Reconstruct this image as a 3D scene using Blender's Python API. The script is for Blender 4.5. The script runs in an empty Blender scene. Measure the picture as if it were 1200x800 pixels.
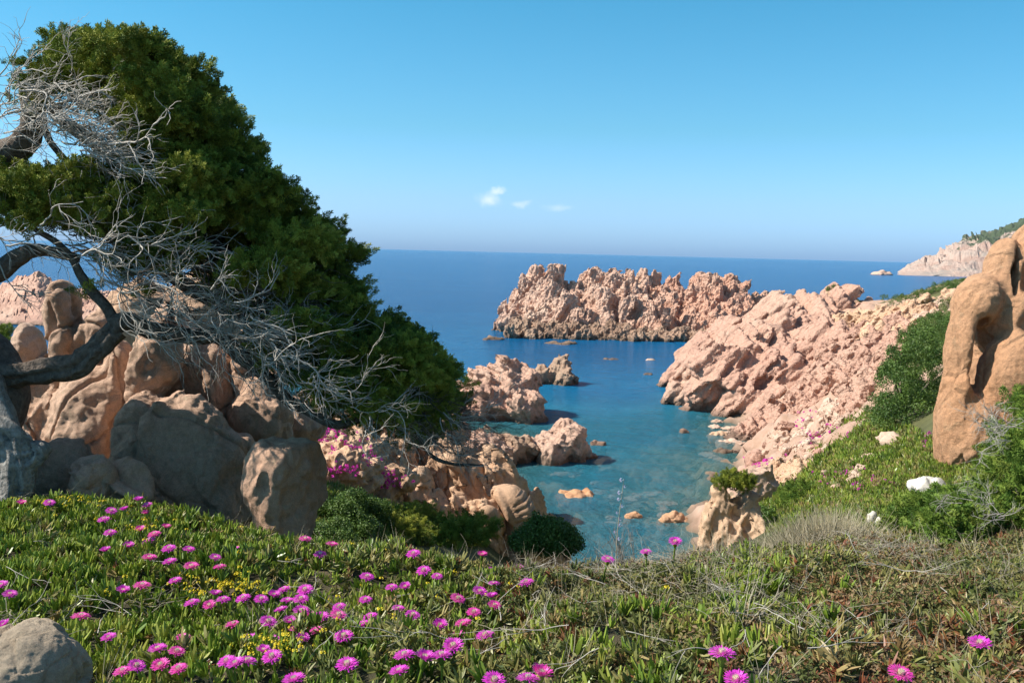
import bpy, math, random
import numpy as np
from mathutils import Vector, Matrix, Euler

random.seed(11)
RNG = np.random.default_rng(11)
C = bpy.context.scene.collection
sc = bpy.context.scene

# ------------------------------------------------------------------ camera
CAMZ = 12.0
FPX = 1167.0                       # focal length in pixels of the 1200 px wide photograph
PITCH = math.atan(104.5 / FPX)
ROLL = math.radians(1.43)
cam = bpy.data.cameras.new('camera')
cam.sensor_width = 36.0
cam.lens = 36.0 * FPX / 1200.0
cam.clip_start = 0.05
cam.clip_end = 60000.0
camo = bpy.data.objects.new('camera', cam)
C.objects.link(camo)
RC = Matrix.Rotation(math.pi / 2 - PITCH, 4, 'X') @ Matrix.Rotation(ROLL, 4, 'Z')
camo.matrix_world = Matrix.Translation((0, 0, CAMZ)) @ RC
sc.camera = camo
R3 = np.array(RC.to_3x3())

# ------------------------------------------------------------------ sky and sun
SUN_EL, SUN_AZ = math.radians(45), math.radians(-93)      # azimuth from +Y towards +X
w = bpy.data.worlds.new("World")
sc.world = w
w.use_nodes = True
nt = w.node_tree
nt.nodes.clear()
wo = nt.nodes.new('ShaderNodeOutputWorld')
bg = nt.nodes.new('ShaderNodeBackground')
sky = nt.nodes.new('ShaderNodeTexSky')
sky.sky_type = 'NISHITA'
sky.sun_disc = False
sky.sun_elevation = SUN_EL
sky.sun_rotation = SUN_AZ
sky.air_density = 1.0
sky.dust_density = 1.0
sky.ozone_density = 1.6
sky.altitude = 0
bg.inputs[1].default_value = 0.090
tint = nt.nodes.new('ShaderNodeMix'); tint.data_type = 'RGBA'; tint.blend_type = 'MULTIPLY'
tint.inputs[0].default_value = 1.0
nt.links.new(sky.outputs[0], tint.inputs[6])
_tc = nt.nodes.new('ShaderNodeTexCoord'); _sp = nt.nodes.new('ShaderNodeSeparateXYZ'); nt.links.new(_tc.outputs['Generated'], _sp.inputs[0])
_rp = nt.nodes.new('ShaderNodeValToRGB'); nt.links.new(_sp.outputs[2], _rp.inputs[0])
for _e, (_p, _c) in zip([_rp.color_ramp.elements[0], _rp.color_ramp.elements[1], _rp.color_ramp.elements.new(.05), _rp.color_ramp.elements.new(.12), _rp.color_ramp.elements.new(.3)],
                       ((0.0, (.72, 1.22, 2.35)), (1.0, (.26, .90, 1.12)), (.05, (.66, 1.06, 1.7)), (.12, (.47, .98, 1.22)), (.3, (.24, .96, 1.10)))):
    _e.position = _p; _e.color = (*_c, 1)
nt.links.new(_rp.outputs[0], tint.inputs[7])
# two small wisps of cloud low over the sea
tc = nt.nodes.new('ShaderNodeTexCoord')
mix_in = tint.outputs[2]
def wisp(direction, size, amount, seed, prev):
    m = nt.nodes.new('ShaderNodeVectorMath'); m.operation = 'SUBTRACT'
    nt.links.new(tc.outputs['Generated'], m.inputs[0]); m.inputs[1].default_value = direction
    n = nt.nodes.new('ShaderNodeTexNoise'); n.inputs['Scale'].default_value = 60
    n.inputs['Detail'].default_value = 5
    nt.links.new(tc.outputs['Generated'], n.inputs['Vector'])
    wv = nt.nodes.new('ShaderNodeVectorMath'); wv.operation = 'MULTIPLY_ADD'
    nt.links.new(n.outputs['Color'], wv.inputs[0]); wv.inputs[1].default_value = (0.025, 0.02, 0.018)
    nt.links.new(m.outputs[0], wv.inputs[2])
    s = nt.nodes.new('ShaderNodeVectorMath'); s.operation = 'SUBTRACT'
    nt.links.new(wv.outputs[0], s.inputs[0]); s.inputs[1].default_value = (0.0125, 0.01, 0.009)
    d = nt.nodes.new('ShaderNodeVectorMath'); d.operation = 'DIVIDE'
    nt.links.new(s.outputs[0], d.inputs[0]); d.inputs[1].default_value = size
    l = nt.nodes.new('ShaderNodeVectorMath'); l.operation = 'LENGTH'
    nt.links.new(d.outputs[0], l.inputs[0])
    r = nt.nodes.new('ShaderNodeMapRange'); r.interpolation_type = 'SMOOTHSTEP'
    nt.links.new(l.outputs['Value'], r.inputs[0])
    r.inputs[1].default_value = 0; r.inputs[2].default_value = 1
    r.inputs[3].default_value = amount; r.inputs[4].default_value = 0
    mx = nt.nodes.new('ShaderNodeMix'); mx.data_type = 'RGBA'
    nt.links.new(r.outputs[0], mx.inputs[0]); nt.links.new(prev, mx.inputs[6])
    mx.inputs[7].default_value = (8.2, 8.4, 9.4, 1)
    return mx.outputs[2]
def pixdir(px, py):
    v = R3 @ np.array([(px - 600) / FPX, -(py - 400) / FPX, -1.0])
    return v / np.linalg.norm(v)
for (px, py, sx, sz, am) in ((574, 233, .014, .011, .5), (584, 223, .010, .005, .5), (609, 239, .016, .005, .3),
                             (655, 243, .018, .005, .22)):
    dd = pixdir(px, py)
    mix_in = wisp(tuple(dd), (sx, 1.0, sz), am, 1, mix_in)
nt.links.new(mix_in, bg.inputs[0])
nt.links.new(bg.outputs[0], wo.inputs[0])
sl = bpy.data.lights.new('sun', 'SUN')
sl.energy = 5.0
sl.angle = math.radians(0.53)
sl.color = (1.0, 0.94, 0.84)
so = bpy.data.objects.new('sun', sl)
C.objects.link(so)
sdir = Vector((math.sin(SUN_AZ) * math.cos(SUN_EL), math.cos(SUN_AZ) * math.cos(SUN_EL), math.sin(SUN_EL)))
so.rotation_euler = sdir.to_track_quat('Z', 'Y').to_euler()
so.location = sdir * 50
sc.view_settings.view_transform = 'Standard'
sc.view_settings.look = 'None'
sc.view_settings.exposure = 0.68
sc.view_settings.gamma = 1.0
sc.cycles.max_bounces = 6
sc.cycles.transparent_max_bounces = 12

# ------------------------------------------------------------------ pixel -> place helpers
CAMP = np.array([0, 0, CAMZ])
def ray(px, py):
    px = np.asarray(px, float); py = np.asarray(py, float)
    v = np.stack([(px - 600) / FPX, -(py - 400) / FPX, -np.ones_like(px + py)], -1)
    return v @ R3.T
def P(px, py, Y):
    v = ray(px, py)
    return CAMP + v * (np.asarray(Y, float) / v[..., 1])[..., None]
def PZ(px, py, z=0.0):
    v = ray(px, py)
    return CAMP + v * ((z - CAMZ) / v[..., 2])[..., None]
def proj(p):
    q = (np.asarray(p, float) - CAMP) @ R3
    return 600 + FPX * q[..., 0] / -q[..., 2], 400 - FPX * q[..., 1] / -q[..., 2]

# ------------------------------------------------------------------ numpy noise
def _hash(ix, iy, iz, s):
    h = (ix.astype(np.int64) * 374761393 + iy.astype(np.int64) * 668265263 + iz.astype(np.int64) * 2147483647
         + s * 1274126177) & 0xffffffff
    h = ((h ^ (h >> 13)) * 1274126177) & 0xffffffff
    h = ((h ^ (h >> 16)) * 2246822519) & 0xffffffff
    h = h ^ (h >> 15)
    return (h & 0xffffff) / float(0xffffff)
_TB = np.random.default_rng(7).random((64 * 64 * 64, 3)).astype(np.float32)
def vnoise(p, s=0, ch=0):
    """value noise from a periodic table; ch = 3 gives three channels at once"""
    p = np.asarray(p); sh = p.shape[:-1]; p = p.reshape(-1, 3)
    i = np.floor(p); f = (p - i).astype(np.float32); u = f * f * (3 - 2 * f); i = i.astype(np.int32)
    o = (s * 7 + 3, s * 13 + 5, s * 29 + 11)
    X = [((i[:, 0] + o[0] + k) & 63) << 12 for k in (0, 1)]; Y = [((i[:, 1] + o[1] + k) & 63) << 6 for k in (0, 1)]; Z = [(i[:, 2] + o[2] + k) & 63 for k in (0, 1)]
    r = 0
    for dx in (0, 1):
        wx = u[:, 0] if dx else 1 - u[:, 0]
        for dy in (0, 1):
            wxy = wx * (u[:, 1] if dy else 1 - u[:, 1]); xy = X[dx] + Y[dy]
            for dz in (0, 1):
                ww = wxy * (u[:, 2] if dz else 1 - u[:, 2])
                t = _TB[xy + Z[dz]]
                r = r + (ww[:, None] * t if ch == 3 else ww * t[:, 0])
    return r * 2 - 1 if ch == 3 else (r * 2 - 1).reshape(sh)
def fbm(p, oct=4, s=0, gain=.5, lac=2.1):
    a, r = 1.0, 0
    for o in range(oct):
        r = r + a * vnoise(p, s + o * 17); p = p * lac + 3.7; a *= gain
    return r
def voro(p, s=0):
    i = np.floor(p).astype(np.int64); lo = i.min(0) - 1; sh = i.max(0) - lo + 2
    g_ = np.stack(np.meshgrid(*[np.arange(k) for k in sh], indexing='ij'), -1).reshape(-1, 3) + lo
    site = (g_ + _TB[((g_[:, 0] + s * 5) & 63) * 4096 + ((g_[:, 1] + s * 11) & 63) * 64 + ((g_[:, 2] + s * 17) & 63)]).astype(np.float32)
    st = np.array([sh[1] * sh[2], sh[2], 1]); base = (i - lo) @ st; p = p.astype(np.float32)
    n = len(p); F1 = np.full(n, 81., np.float32); F2 = np.full(n, 81., np.float32); ci = np.zeros(n, np.int64)
    for dx in (-1, 0, 1):
        for dy in (-1, 0, 1):
            for dz in (-1, 0, 1):
                k = base + (dx * st[0] + dy * st[1] + dz)
                d = site[k] - p; d = np.einsum('ij,ij->i', d, d)
                m = d < F1
                F2 = np.where(m, F1, np.minimum(F2, d)); ci = np.where(m, k, ci); F1 = np.where(m, d, F1)
    cp = site[ci].astype(float)
    fr = cp - np.floor(cp)
    return np.sqrt(F1), np.sqrt(F2), fr[:, 0] * 7.3 + fr[:, 1] * 3.1 + fr[:, 2], cp
def rotm(ax, ay, az):
    return np.array(Euler((math.radians(ax), math.radians(ay), math.radians(az))).to_matrix())
def crag(p, size, rot, amp, step=1.1, crack=.22, tilt=1.0, seed=0, warp=.3, sharp=8.0, rib=0):
    """height offset of blocky jointed rock: blocks of the given size with rounded edges and open joints"""
    q = (p @ rotm(*rot)) / np.array(size)
    if rib == 1: return amp * (.5 - 2.2 * np.abs(fbm(q, 3, seed)))
    if rib == 2: return amp * (2.2 * np.abs(fbm(q, 3, seed)) - .6)
    if rib == 3:                                   # parallel joints: stacked slabs broken across
        q = q + warp * np.stack([fbm(q * .25 + 5, 3, seed), fbm(q * .25 + 15, 3, seed + 3), fbm(q * .25 + 25, 3, seed + 6)], -1) * 1.6
        c0 = np.floor(q[:, 0]); o2 = _hash(c0.astype(np.int64), 0 * c0.astype(np.int64), 0 * c0.astype(np.int64), seed + 1)
        q2 = q[:, 2] + o2 * 3; c2 = np.floor(q2); q1 = q[:, 1] + o2 * 5; c1 = np.floor(q1)
        hh = _hash(c0.astype(np.int64), c1.astype(np.int64), c2.astype(np.int64), seed + 2)
        e = np.minimum(np.minimum(q[:, 0] - c0, c0 + 1 - q[:, 0]), np.minimum(np.minimum(q2 - c2, c2 + 1 - q2), np.minimum(q1 - c1, c1 + 1 - q1)) * 2)
        return amp * ((hh - .5) * step + (np.clip(e * sharp, 0, 1) - 1) * crack * 1.6 + (q[:, 0] - c0 - .5) * tilt * (.5 + hh))
    q = q + warp * np.stack([vnoise(q * .9 + 5, seed), vnoise(q * .9 + 15, seed + 3), vnoise(q * .9 + 25, seed + 6)], -1)
    F1, F2, cid, cp = voro(q, seed)
    e = np.clip((F2 - F1) * sharp, 0, 1); e = e * (2 - e)
    h = np.modf(cid * 12.9898)[0]
    ang = np.modf(cid * 78.233)[0] * 6.283
    tl = (q - cp)[:, 0] * np.cos(ang) + (q - cp)[:, 2] * np.sin(ang)
    return amp * ((h - .5) * step + (e - 1) * crack + tl * tilt)

# ------------------------------------------------------------------ mesh helpers
def mesh_np(name, V, F, smooth=True, attrs=None):
    me = bpy.data.meshes.new(name)
    V = np.asarray(V, np.float32); F = np.asarray(F, np.int32)
    me.vertices.add(len(V)); me.vertices.foreach_set('co', V.ravel())
    k = F.shape[1]
    me.loops.add(F.size); me.loops.foreach_set('vertex_index', F.ravel())
    me.polygons.add(len(F)); me.polygons.foreach_set('loop_start', np.arange(0, F.size, k, dtype=np.int32))
    me.update(calc_edges=True)
    me.polygons.foreach_set('use_smooth', np.full(len(F), smooth))
    if attrs:
        for an, av in attrs.items():
            a = me.attributes.new(an, 'FLOAT', 'POINT'); a.data.foreach_set('value', np.asarray(av, np.float32))
    return me
def link(name, me, mat=None, parent=None, label=None, cat=None, group=None, kind=None, loc=None):
    o = bpy.data.objects.new(name, me)
    if mat is not None and me is not None and not me.materials: me.materials.append(mat)
    C.objects.link(o)
    if parent: o.parent = parent
    if loc is not None: o.location = loc
    if label: o['label'] = label
    if cat: o['category'] = cat
    if group: o['group'] = group
    if kind: o['kind'] = kind
    return o
def vnormals(V, F):
    a, b, c, d = V[F[:, 0]], V[F[:, 1]], V[F[:, 2]], V[F[:, 3]]
    n = np.cross(c - a, d - b)
    N = np.zeros_like(V)
    for k in range(4): 
        for ax in range(3): N[:, ax] += np.bincount(F[:, k], n[:, ax], len(V))
    return N / (np.linalg.norm(N, axis=1, keepdims=True) + 1e-12)

def surf_nets(F, o, h):
    s = F < 0
    c = s[:-1, :-1, :-1].astype(np.int8)
    for a in (0, 1):
        for b in (0, 1):
            for d in (0, 1):
                if a or b or d:
                    c = c + s[a:a + c.shape[0], b:b + c.shape[1], d:d + c.shape[2]]
    act = (c > 0) & (c < 8)
    idx = np.full(act.shape, -1, np.int64); ii = np.argwhere(act); idx[act] = np.arange(len(ii))
    acc = np.zeros((len(ii), 3)); cnt = np.zeros(len(ii))
    co = [(a, b, d) for a in (0, 1) for b in (0, 1) for d in (0, 1)]
    for A in co:
        for ax in range(3):
            if A[ax] == 0:
                B = list(A); B[ax] = 1
                fa = F[ii[:, 0] + A[0], ii[:, 1] + A[1], ii[:, 2] + A[2]]
                fb = F[ii[:, 0] + B[0], ii[:, 1] + B[1], ii[:, 2] + B[2]]
                m = (fa < 0) != (fb < 0)
                t = np.where(m, fa / np.where(m, fa - fb, 1), 0)
                p = np.tile(np.array(A, float), (len(ii), 1)); p[:, ax] = t
                acc[m] += p[m]; cnt[m] += 1
    V = (ii + acc / cnt[:, None]) * h + o
    quads = []
    for ax in range(3):
        u, v = (ax + 1) % 3, (ax + 2) % 3
        sl0 = [slice(None)] * 3; sl1 = [slice(None)] * 3
        sl0[ax] = slice(0, -1); sl1[ax] = slice(1, None)
        a = s[tuple(sl0)]; b = s[tuple(sl1)]
        e = np.argwhere(a != b)
        ok = (e[:, u] > 0) & (e[:, v] > 0) & (e[:, u] < F.shape[u] - 1) & (e[:, v] < F.shape[v] - 1)
        e = e[ok]
        def g(du, dv):
            q = e.copy(); q[:, u] -= du; q[:, v] -= dv
            return idx[q[:, 0], q[:, 1], q[:, 2]]
        Q = np.stack([g(1, 1), g(0, 1), g(0, 0), g(1, 0)], -1)
        inside = s[e[:, 0], e[:, 1], e[:, 2]]
        Q[~inside] = Q[~inside][:, ::-1]
        quads.append(Q)
    return V, np.concatenate(quads)

def E(px, py, Y, rx, rz, ry, rot=0, tilt=0, sub=False):
    """an ellipsoid lobe: centre seen at px,py at distance Y, half sizes rx, rz in photo pixels and ry in metres"""
    return ('e', P(px, py, Y), np.array([rx * Y / FPX, ry, rz * Y / FPX]), rotm(tilt, rot, 0), sub)
def B(px, py, Y, rx, rz, ry, rot=0, tilt=0, rnd=.35, sub=False):
    return ('b', P(px, py, Y), np.array([rx * Y / FPX, ry, rz * Y / FPX]), rotm(tilt, rot, random.uniform(-20, 20)), sub, rnd)
def snap_delta(p, size, rot, t, kind='box', seed=0, warp=.3):
    R = rotm(*rot); size = np.array(size); q = (p @ R) / size
    w_ = (vnoise(q * .35 + 5, seed, 3) + .5 * vnoise(q * .8 + 15, seed + 3, 3)) * warp
    q = q + w_
    if kind == 'vor':
        F1, F2, cid, cp = voro(q, seed); d = cp - q
    else:
        z0 = lambda a_: np.zeros_like(a_)
        c0 = np.floor(q[:, 0]).astype(np.int64); o2 = _hash(c0, z0(c0), z0(c0), seed + 1)
        c2 = np.floor(q[:, 2] + o2 * 3).astype(np.int64); o1 = _hash(c0, c2, z0(c0), seed + 2)
        c1 = np.floor(q[:, 1] + o1 * 5).astype(np.int64)
        j = _hash(c0, c1, c2, seed + 3) - .5; j2 = _hash(c0, c1, c2, seed + 4) - .5
        site = np.stack([c0 + .5 + j * .5, c1 + .5 - o1 * 5 + j2 * .6, c2 + .5 - o2 * 3 - j * .6], -1)
        d = site - q
    return (d * size) @ R.T * t
def trilin(F, g_):
    i = np.clip(np.floor(g_).astype(int), 0, np.array(F.shape) - 2); f = np.clip(g_ - i, 0, 1); r_ = 0
    for a in (0, 1):
        for b in (0, 1):
            for c in (0, 1):
                r_ = r_ + (f[:, 0] if a else 1 - f[:, 0]) * (f[:, 1] if b else 1 - f[:, 1]) * (f[:, 2] if c else 1 - f[:, 2]) * F[i[:, 0] + a, i[:, 1] + b, i[:, 2] + c]
    return r_
def laplace(V, F, it=2, lam=.5):
    n_ = len(V); a = F.ravel(); b = np.roll(F, -1, 1).ravel()
    cnt_ = np.bincount(a, minlength=n_) + np.bincount(b, minlength=n_) + 1e-9
    for _ in range(it):
        S = np.stack([np.bincount(a, V[b, k_], n_) + np.bincount(b, V[a, k_], n_) for k_ in range(3)], -1) / cnt_[:, None]
        V = V + lam * (S - V)
    return V
def biggest(V, Q):
    lab = np.arange(len(V))
    while True:
        m_ = lab[Q].min(1); new = lab.copy()
        for k_ in range(4): np.minimum.at(new, Q[:, k_], m_)
        new = new[new]
        new = new[new]
        if (new == lab).all(): break
        lab = new
    u_, c_ = np.unique(lab[Q[:, 0]], return_counts=True); keep = lab == u_[c_.argmax()]
    idx_ = np.cumsum(keep) - 1
    return V[keep], idx_[Q[keep[Q[:, 0]]]]
def sdf_mesh(prims, h, k, zmin=None, snaps=(), sm=1):
    lo = np.min([p[1] - np.max(p[2]) for p in prims if not p[4]], 0) - 3 * h
    hi = np.max([p[1] + np.max(p[2]) for p in prims if not p[4]], 0) + 3 * h
    if zmin is not None: lo[2] = zmin
    n = np.ceil((hi - lo) / h).astype(int) + 1
    F = np.full(tuple(n), 1e3, np.float32)
    ax = [lo[i] + h * np.arange(n[i]) for i in range(3)]
    for p in prims:
        m = np.max(p[2]) + 2 * k + 3 * h
        s = [slice(max(0, int((p[1][i] - m - lo[i]) / h)), min(n[i], int((p[1][i] + m - lo[i]) / h) + 2)) for i in range(3)]
        if any(q.start >= q.stop for q in s): continue
        xa, ya, za = ax[0][s[0]] - p[1][0], ax[1][s[1]] - p[1][1], ax[2][s[2]] - p[1][2]
        q = (xa[:, None, None, None] * p[3][0] + ya[None, :, None, None] * p[3][1] + za[None, None, :, None] * p[3][2]).astype(np.float32)
        if p[0] == 'e':
            qa = q / p[2]; k0 = np.sqrt(np.einsum('...i,...i->...', qa, qa)); qa = qa / p[2]; k1 = np.sqrt(np.einsum('...i,...i->...', qa, qa)) + 1e-9
            d = k0 * (k0 - 1) / k1
        else:
            r = p[5] * np.min(p[2])
            a = np.abs(q) - (p[2] - r)
            m0 = np.maximum(a, 0); d = np.sqrt(np.einsum('...i,...i->...', m0, m0)) + np.minimum(np.maximum(np.maximum(a[..., 0], a[..., 1]), a[..., 2]), 0) - r
        g = F[s[0], s[1], s[2]]
        if p[4]:
            d = -d
            hh = np.maximum(k - np.abs(g - d), 0) / k
            F[s[0], s[1], s[2]] = np.maximum(g, d) + hh * hh * k * .25
        else:
            hh = np.maximum(k - np.abs(g - d), 0) / k
            F[s[0], s[1], s[2]] = np.minimum(g, d) - hh * hh * k * .25
    F[0], F[-1] = 1e3, 1e3; F[:, 0], F[:, -1] = 1e3, 1e3; F[:, :, 0], F[:, :, -1] = 1e3, 1e3
    if snaps:
        for sn in snaps:
            band = sn[3] if len(sn) > 4 and False else max(sn[0]) * sn[2] * .9 + 2 * h
            ii = np.argwhere(np.abs(F) < band); pw = lo + ii * h
            d = snap_delta(pw, sn[0], sn[1], sn[2], *sn[3:])
            G = F.copy(); G[ii[:, 0], ii[:, 1], ii[:, 2]] = trilin(np.clip(F, -5, 5), (pw + d - lo) / h); F = G
        F[0], F[-1] = 1e3, 1e3; F[:, 0], F[:, -1] = 1e3, 1e3; F[:, :, 0], F[:, :, -1] = 1e3, 1e3
    F = np.clip(F, -2 * h, 2 * h)
    V, Q = surf_nets(F, lo, h)
    V, Q = biggest(V, Q)
    return (laplace(V, Q, sm) if snaps else V), Q

# ------------------------------------------------------------------ materials
def newmat(name):
    m = bpy.data.materials.new(name); m.use_nodes = True
    return m, m.node_tree.nodes, m.node_tree.links, m.node_tree.nodes['Principled BSDF']
def ramp(n, l, src, stops):
    r = n.new('ShaderNodeValToRGB'); l.new(src, r.inputs[0])
    while len(r.color_ramp.elements) < len(stops): r.color_ramp.elements.new(.5)
    for e, (p, c) in zip(r.color_ramp.elements, stops): e.position = p; e.color = (*c, 1)
    return r.outputs[0]
def noise(n, l, vec, scale, det=4, rough=.55, dist=0):
    t = n.new('ShaderNodeTexNoise'); t.inputs['Scale'].default_value = scale; t.inputs['Detail'].default_value = det
    t.inputs['Roughness'].default_value = rough; t.inputs['Distortion'].default_value = dist
    if vec is not None: l.new(vec, t.inputs['Vector'])
    return t.outputs[0]
def mixc(n, l, fac, a, b, mode='MIX'):
    m = n.new('ShaderNodeMix'); m.data_type = 'RGBA'; m.blend_type = mode
    for i, v in ((0, fac), (6, a), (7, b)):
        if hasattr(v, 'is_linked') or isinstance(v, bpy.types.NodeSocket): l.new(v, m.inputs[i])
        elif i == 0: m.inputs[0].default_value = v
        else: m.inputs[i].default_value = (*v, 1)
    return m.outputs[2]
def maprange(n, l, src, a, b, c=0, d=1):
    m = n.new('ShaderNodeMapRange'); l.new(src, m.inputs[0])
    for i, v in enumerate((a, b, c, d)): m.inputs[i + 1].default_value = v
    return m.outputs[0]

def granite(name, cols, fscale=1.0, stain=(.16, .13, .11), stain_amt=.5, wet=False, bump=.3, bdist=.05, crack=0.0, lichen=0.0):
    m, n, l, bs = newmat(name)
    g = n.new('ShaderNodeNewGeometry').outputs['Position']
    big = noise(n, l, g, .35 * fscale, 5, .6, .4)
    c = ramp(n, l, big, [(.3, cols[0]), (.5, cols[1]), (.7, cols[2])])
    fine = noise(n, l, g, 14 * fscale, 6, .75)
    c = mixc(n, l, .75, c, ramp(n, l, fine, [(.25, (.55, .52, .5)), (.5, (.95, .95, .95)), (.75, (1.25, 1.2, 1.15))]), 'MULTIPLY')
    f2 = noise(n, l, g, 85 * fscale, 3, .8)
    c = mixc(n, l, .6, c, ramp(n, l, f2, [(.3, (.55, .53, .5)), (.5, (1, 1, 1)), (.7, (1.3, 1.28, 1.25))]), 'MULTIPLY')
    st = noise(n, l, g, 1.6 * fscale, 8, .72, .8)
    c = mixc(n, l, maprange(n, l, st, .54, .72, 0, stain_amt), c, stain)
    if lichen:
        li = noise(n, l, g, 5 * fscale, 6, .7)
        c = mixc(n, l, maprange(n, l, li, .58, .66, 0, lichen), c, (.30, .27, .17))
    if wet:
        sep = n.new('ShaderNodeSeparateXYZ'); l.new(g, sep.inputs[0])
        jit = noise(n, l, g, .8, 4)
        add = n.new('ShaderNodeMath'); add.operation = 'MULTIPLY_ADD'; l.new(jit, add.inputs[0]); add.inputs[1].default_value = -1.1
        l.new(sep.outputs[2], add.inputs[2])
        c = mixc(n, l, maprange(n, l, add.outputs[0], -.35, .1, .72, 0), c, (.085, .060, .042))
    l.new(c, bs.inputs['Base Color'])
    bs.inputs['Roughness'].default_value = .85
    bs.inputs['Specular IOR Level'].default_value = .25
    hgt = noise(n, l, g, 9 * fscale, 9, .78)
    b = n.new('ShaderNodeBump'); b.inputs['Strength'].default_value = bump; b.inputs['Distance'].default_value = bdist
    l.new(hgt, b.inputs['Height'])
    if crack:
        v = n.new('ShaderNodeTexVoronoi'); v.feature = 'DISTANCE_TO_EDGE'; v.inputs['Scale'].default_value = crack
        wn = n.new('ShaderNodeTexNoise'); wn.inputs['Scale'].default_value = crack * .8; wn.inputs['Detail'].default_value = 4
        l.new(g, wn.inputs['Vector'])
        va = n.new('ShaderNodeVectorMath'); va.operation = 'MULTIPLY_ADD'
        l.new(wn.outputs['Color'], va.inputs[0]); va.inputs[1].default_value = (1.2 / crack,) * 3; l.new(g, va.inputs[2])
        l.new(va.outputs[0], v.inputs['Vector'])
        b2 = n.new('ShaderNodeBump'); b2.inputs['Strength'].default_value = .5; b2.inputs['Distance'].default_value = bdist
        l.new(maprange(n, l, v.outputs[0], 0, .06), b2.inputs['Height']); l.new(b.outputs[0], b2.inputs['Normal'])
        l.new(b2.outputs[0], bs.inputs['Normal'])
    else: l.new(b.outputs[0], bs.inputs['Normal'])
    return m

def foliage(name, cols, rough=.5, trans=.25, spec=.3):
    m, n, l, bs = newmat(name)
    oi = n.new('ShaderNodeObjectInfo').outputs['Random']
    g = n.new('ShaderNodeNewGeometry')
    big = noise(n, l, g.outputs['Position'], 1.3, 3)
    ad = n.new('ShaderNodeMath'); ad.operation = 'ADD'; ad.use_clamp = True
    sb = n.new('ShaderNodeMath'); sb.operation = 'MULTIPLY_ADD'; l.new(big, sb.inputs[0]); sb.inputs[1].default_value = 1.4; sb.inputs[2].default_value = -.7
    mo = n.new('ShaderNodeMath'); mo.operation = 'MULTIPLY_ADD'; l.new(oi, mo.inputs[0]); mo.inputs[1].default_value = .8; mo.inputs[2].default_value = .1
    l.new(mo.outputs[0], ad.inputs[0]); l.new(sb.outputs[0], ad.inputs[1])
    c = ramp(n, l, ad.outputs[0], [(i / (len(cols) - 1), cc) for i, cc in enumerate(cols)])
    l.new(c, bs.inputs['Base Color']); bs.inputs['Roughness'].default_value = rough
    bs.inputs['Specular IOR Level'].default_value = spec
    if trans:
        t = n.new('ShaderNodeBsdfTranslucent'); l.new(c, t.inputs[0])
        mx = n.new('ShaderNodeMixShader'); mx.inputs[0].default_value = trans
        l.new(bs.outputs[0], mx.inputs[1]); l.new(t.outputs[0], mx.inputs[2])
        l.new(mx.outputs[0], n['Material Output'].inputs[0])
    return m
def plain(name, col, rough=.8, var=.3, scale=12, bump=.3, bd=.01):
    m, n, l, bs = newmat(name)
    g = n.new('ShaderNodeNewGeometry').outputs['Position']
    f = noise(n, l, g, scale, 5, .65)
    lo = tuple(x * (1 - var) for x in col); hi = tuple(min(1, x * (1 + var)) for x in col)
    l.new(ramp(n, l, f, [(.3, lo), (.7, hi)]), bs.inputs['Base Color'])
    bs.inputs['Roughness'].default_value = rough; bs.inputs['Specular IOR Level'].default_value = .25
    b = n.new('ShaderNodeBump'); b.inputs['Strength'].default_value = bump; b.inputs['Distance'].default_value = bd
    l.new(f, b.inputs['Height']); l.new(b.outputs[0], bs.inputs['Normal'])
    return m

PINK = [(.42, .24, .17), (.50, .31, .22), (.55, .38, .29)]
M = {}
M['boulder'] = granite('warm_granite', [(.50, .30, .20), (.55, .355, .25), (.57, .40, .30)], 1.2, (.26, .165, .10), .6, bump=.8, bdist=.05, crack=1.1, lichen=.35)
M['orange'] = granite('orange_granite', [(.51, .26, .135), (.54, .30, .17), (.56, .36, .235)], 1.0, (.27, .14, .08), .75, bump=1.0, bdist=.06, crack=.9, lichen=.25)
M['isle'] = granite('pale_pink_granite', [(.57, .39, .295), (.55, .35, .26), (.60, .45, .345)], .25, (.26, .16, .12), .5, wet=True, bump=.7, bdist=.15, crack=.9)
M['redrock'] = granite('red_granite', [(.54, .29, .20), (.54, .32, .23), (.56, .38, .285)], .3, (.22, .12, .09), .5, wet=True, bump=.7, bdist=.14, crack=1.1)
M['rose'] = granite('rose_granite', [(.47, .27, .20), (.50, .30, .22), (.53, .36, .27)], .4, (.20, .12, .09), .5, wet=True, bump=.8, bdist=.12, crack=1.6)
M['brownrock'] = granite('brown_wave_worn_granite', [(.30, .19, .13), (.36, .23, .16), (.42, .29, .20)], .5, (.14, .10, .07), .6, wet=True, bump=.8, bdist=.1, crack=2)
M['cliff'] = granite('sandy_granite', [(.50, .30, .185), (.53, .34, .22), (.56, .39, .26)], .8, (.27, .17, .10), .45, bump=.7, bdist=.06)
M['pale'] = granite('pale_stone', [(.48, .32, .23), (.52, .36, .27), (.55, .42, .33)], 1.2, (.3, .22, .15), .3, bump=.6, bdist=.03)
M['white'] = granite('white_quartz_stone', [(.50, .46, .40), (.56, .52, .46), (.62, .59, .54)], 2, (.32, .28, .22), .6, bump=.5, bdist=.02)
M['grey'] = granite('grey_foreground_granite', [(.36, .28, .20), (.42, .33, .24), (.46, .38, .29)], 3, (.22, .165, .11), .55, bump=.8, bdist=.02, lichen=.35)

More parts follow.
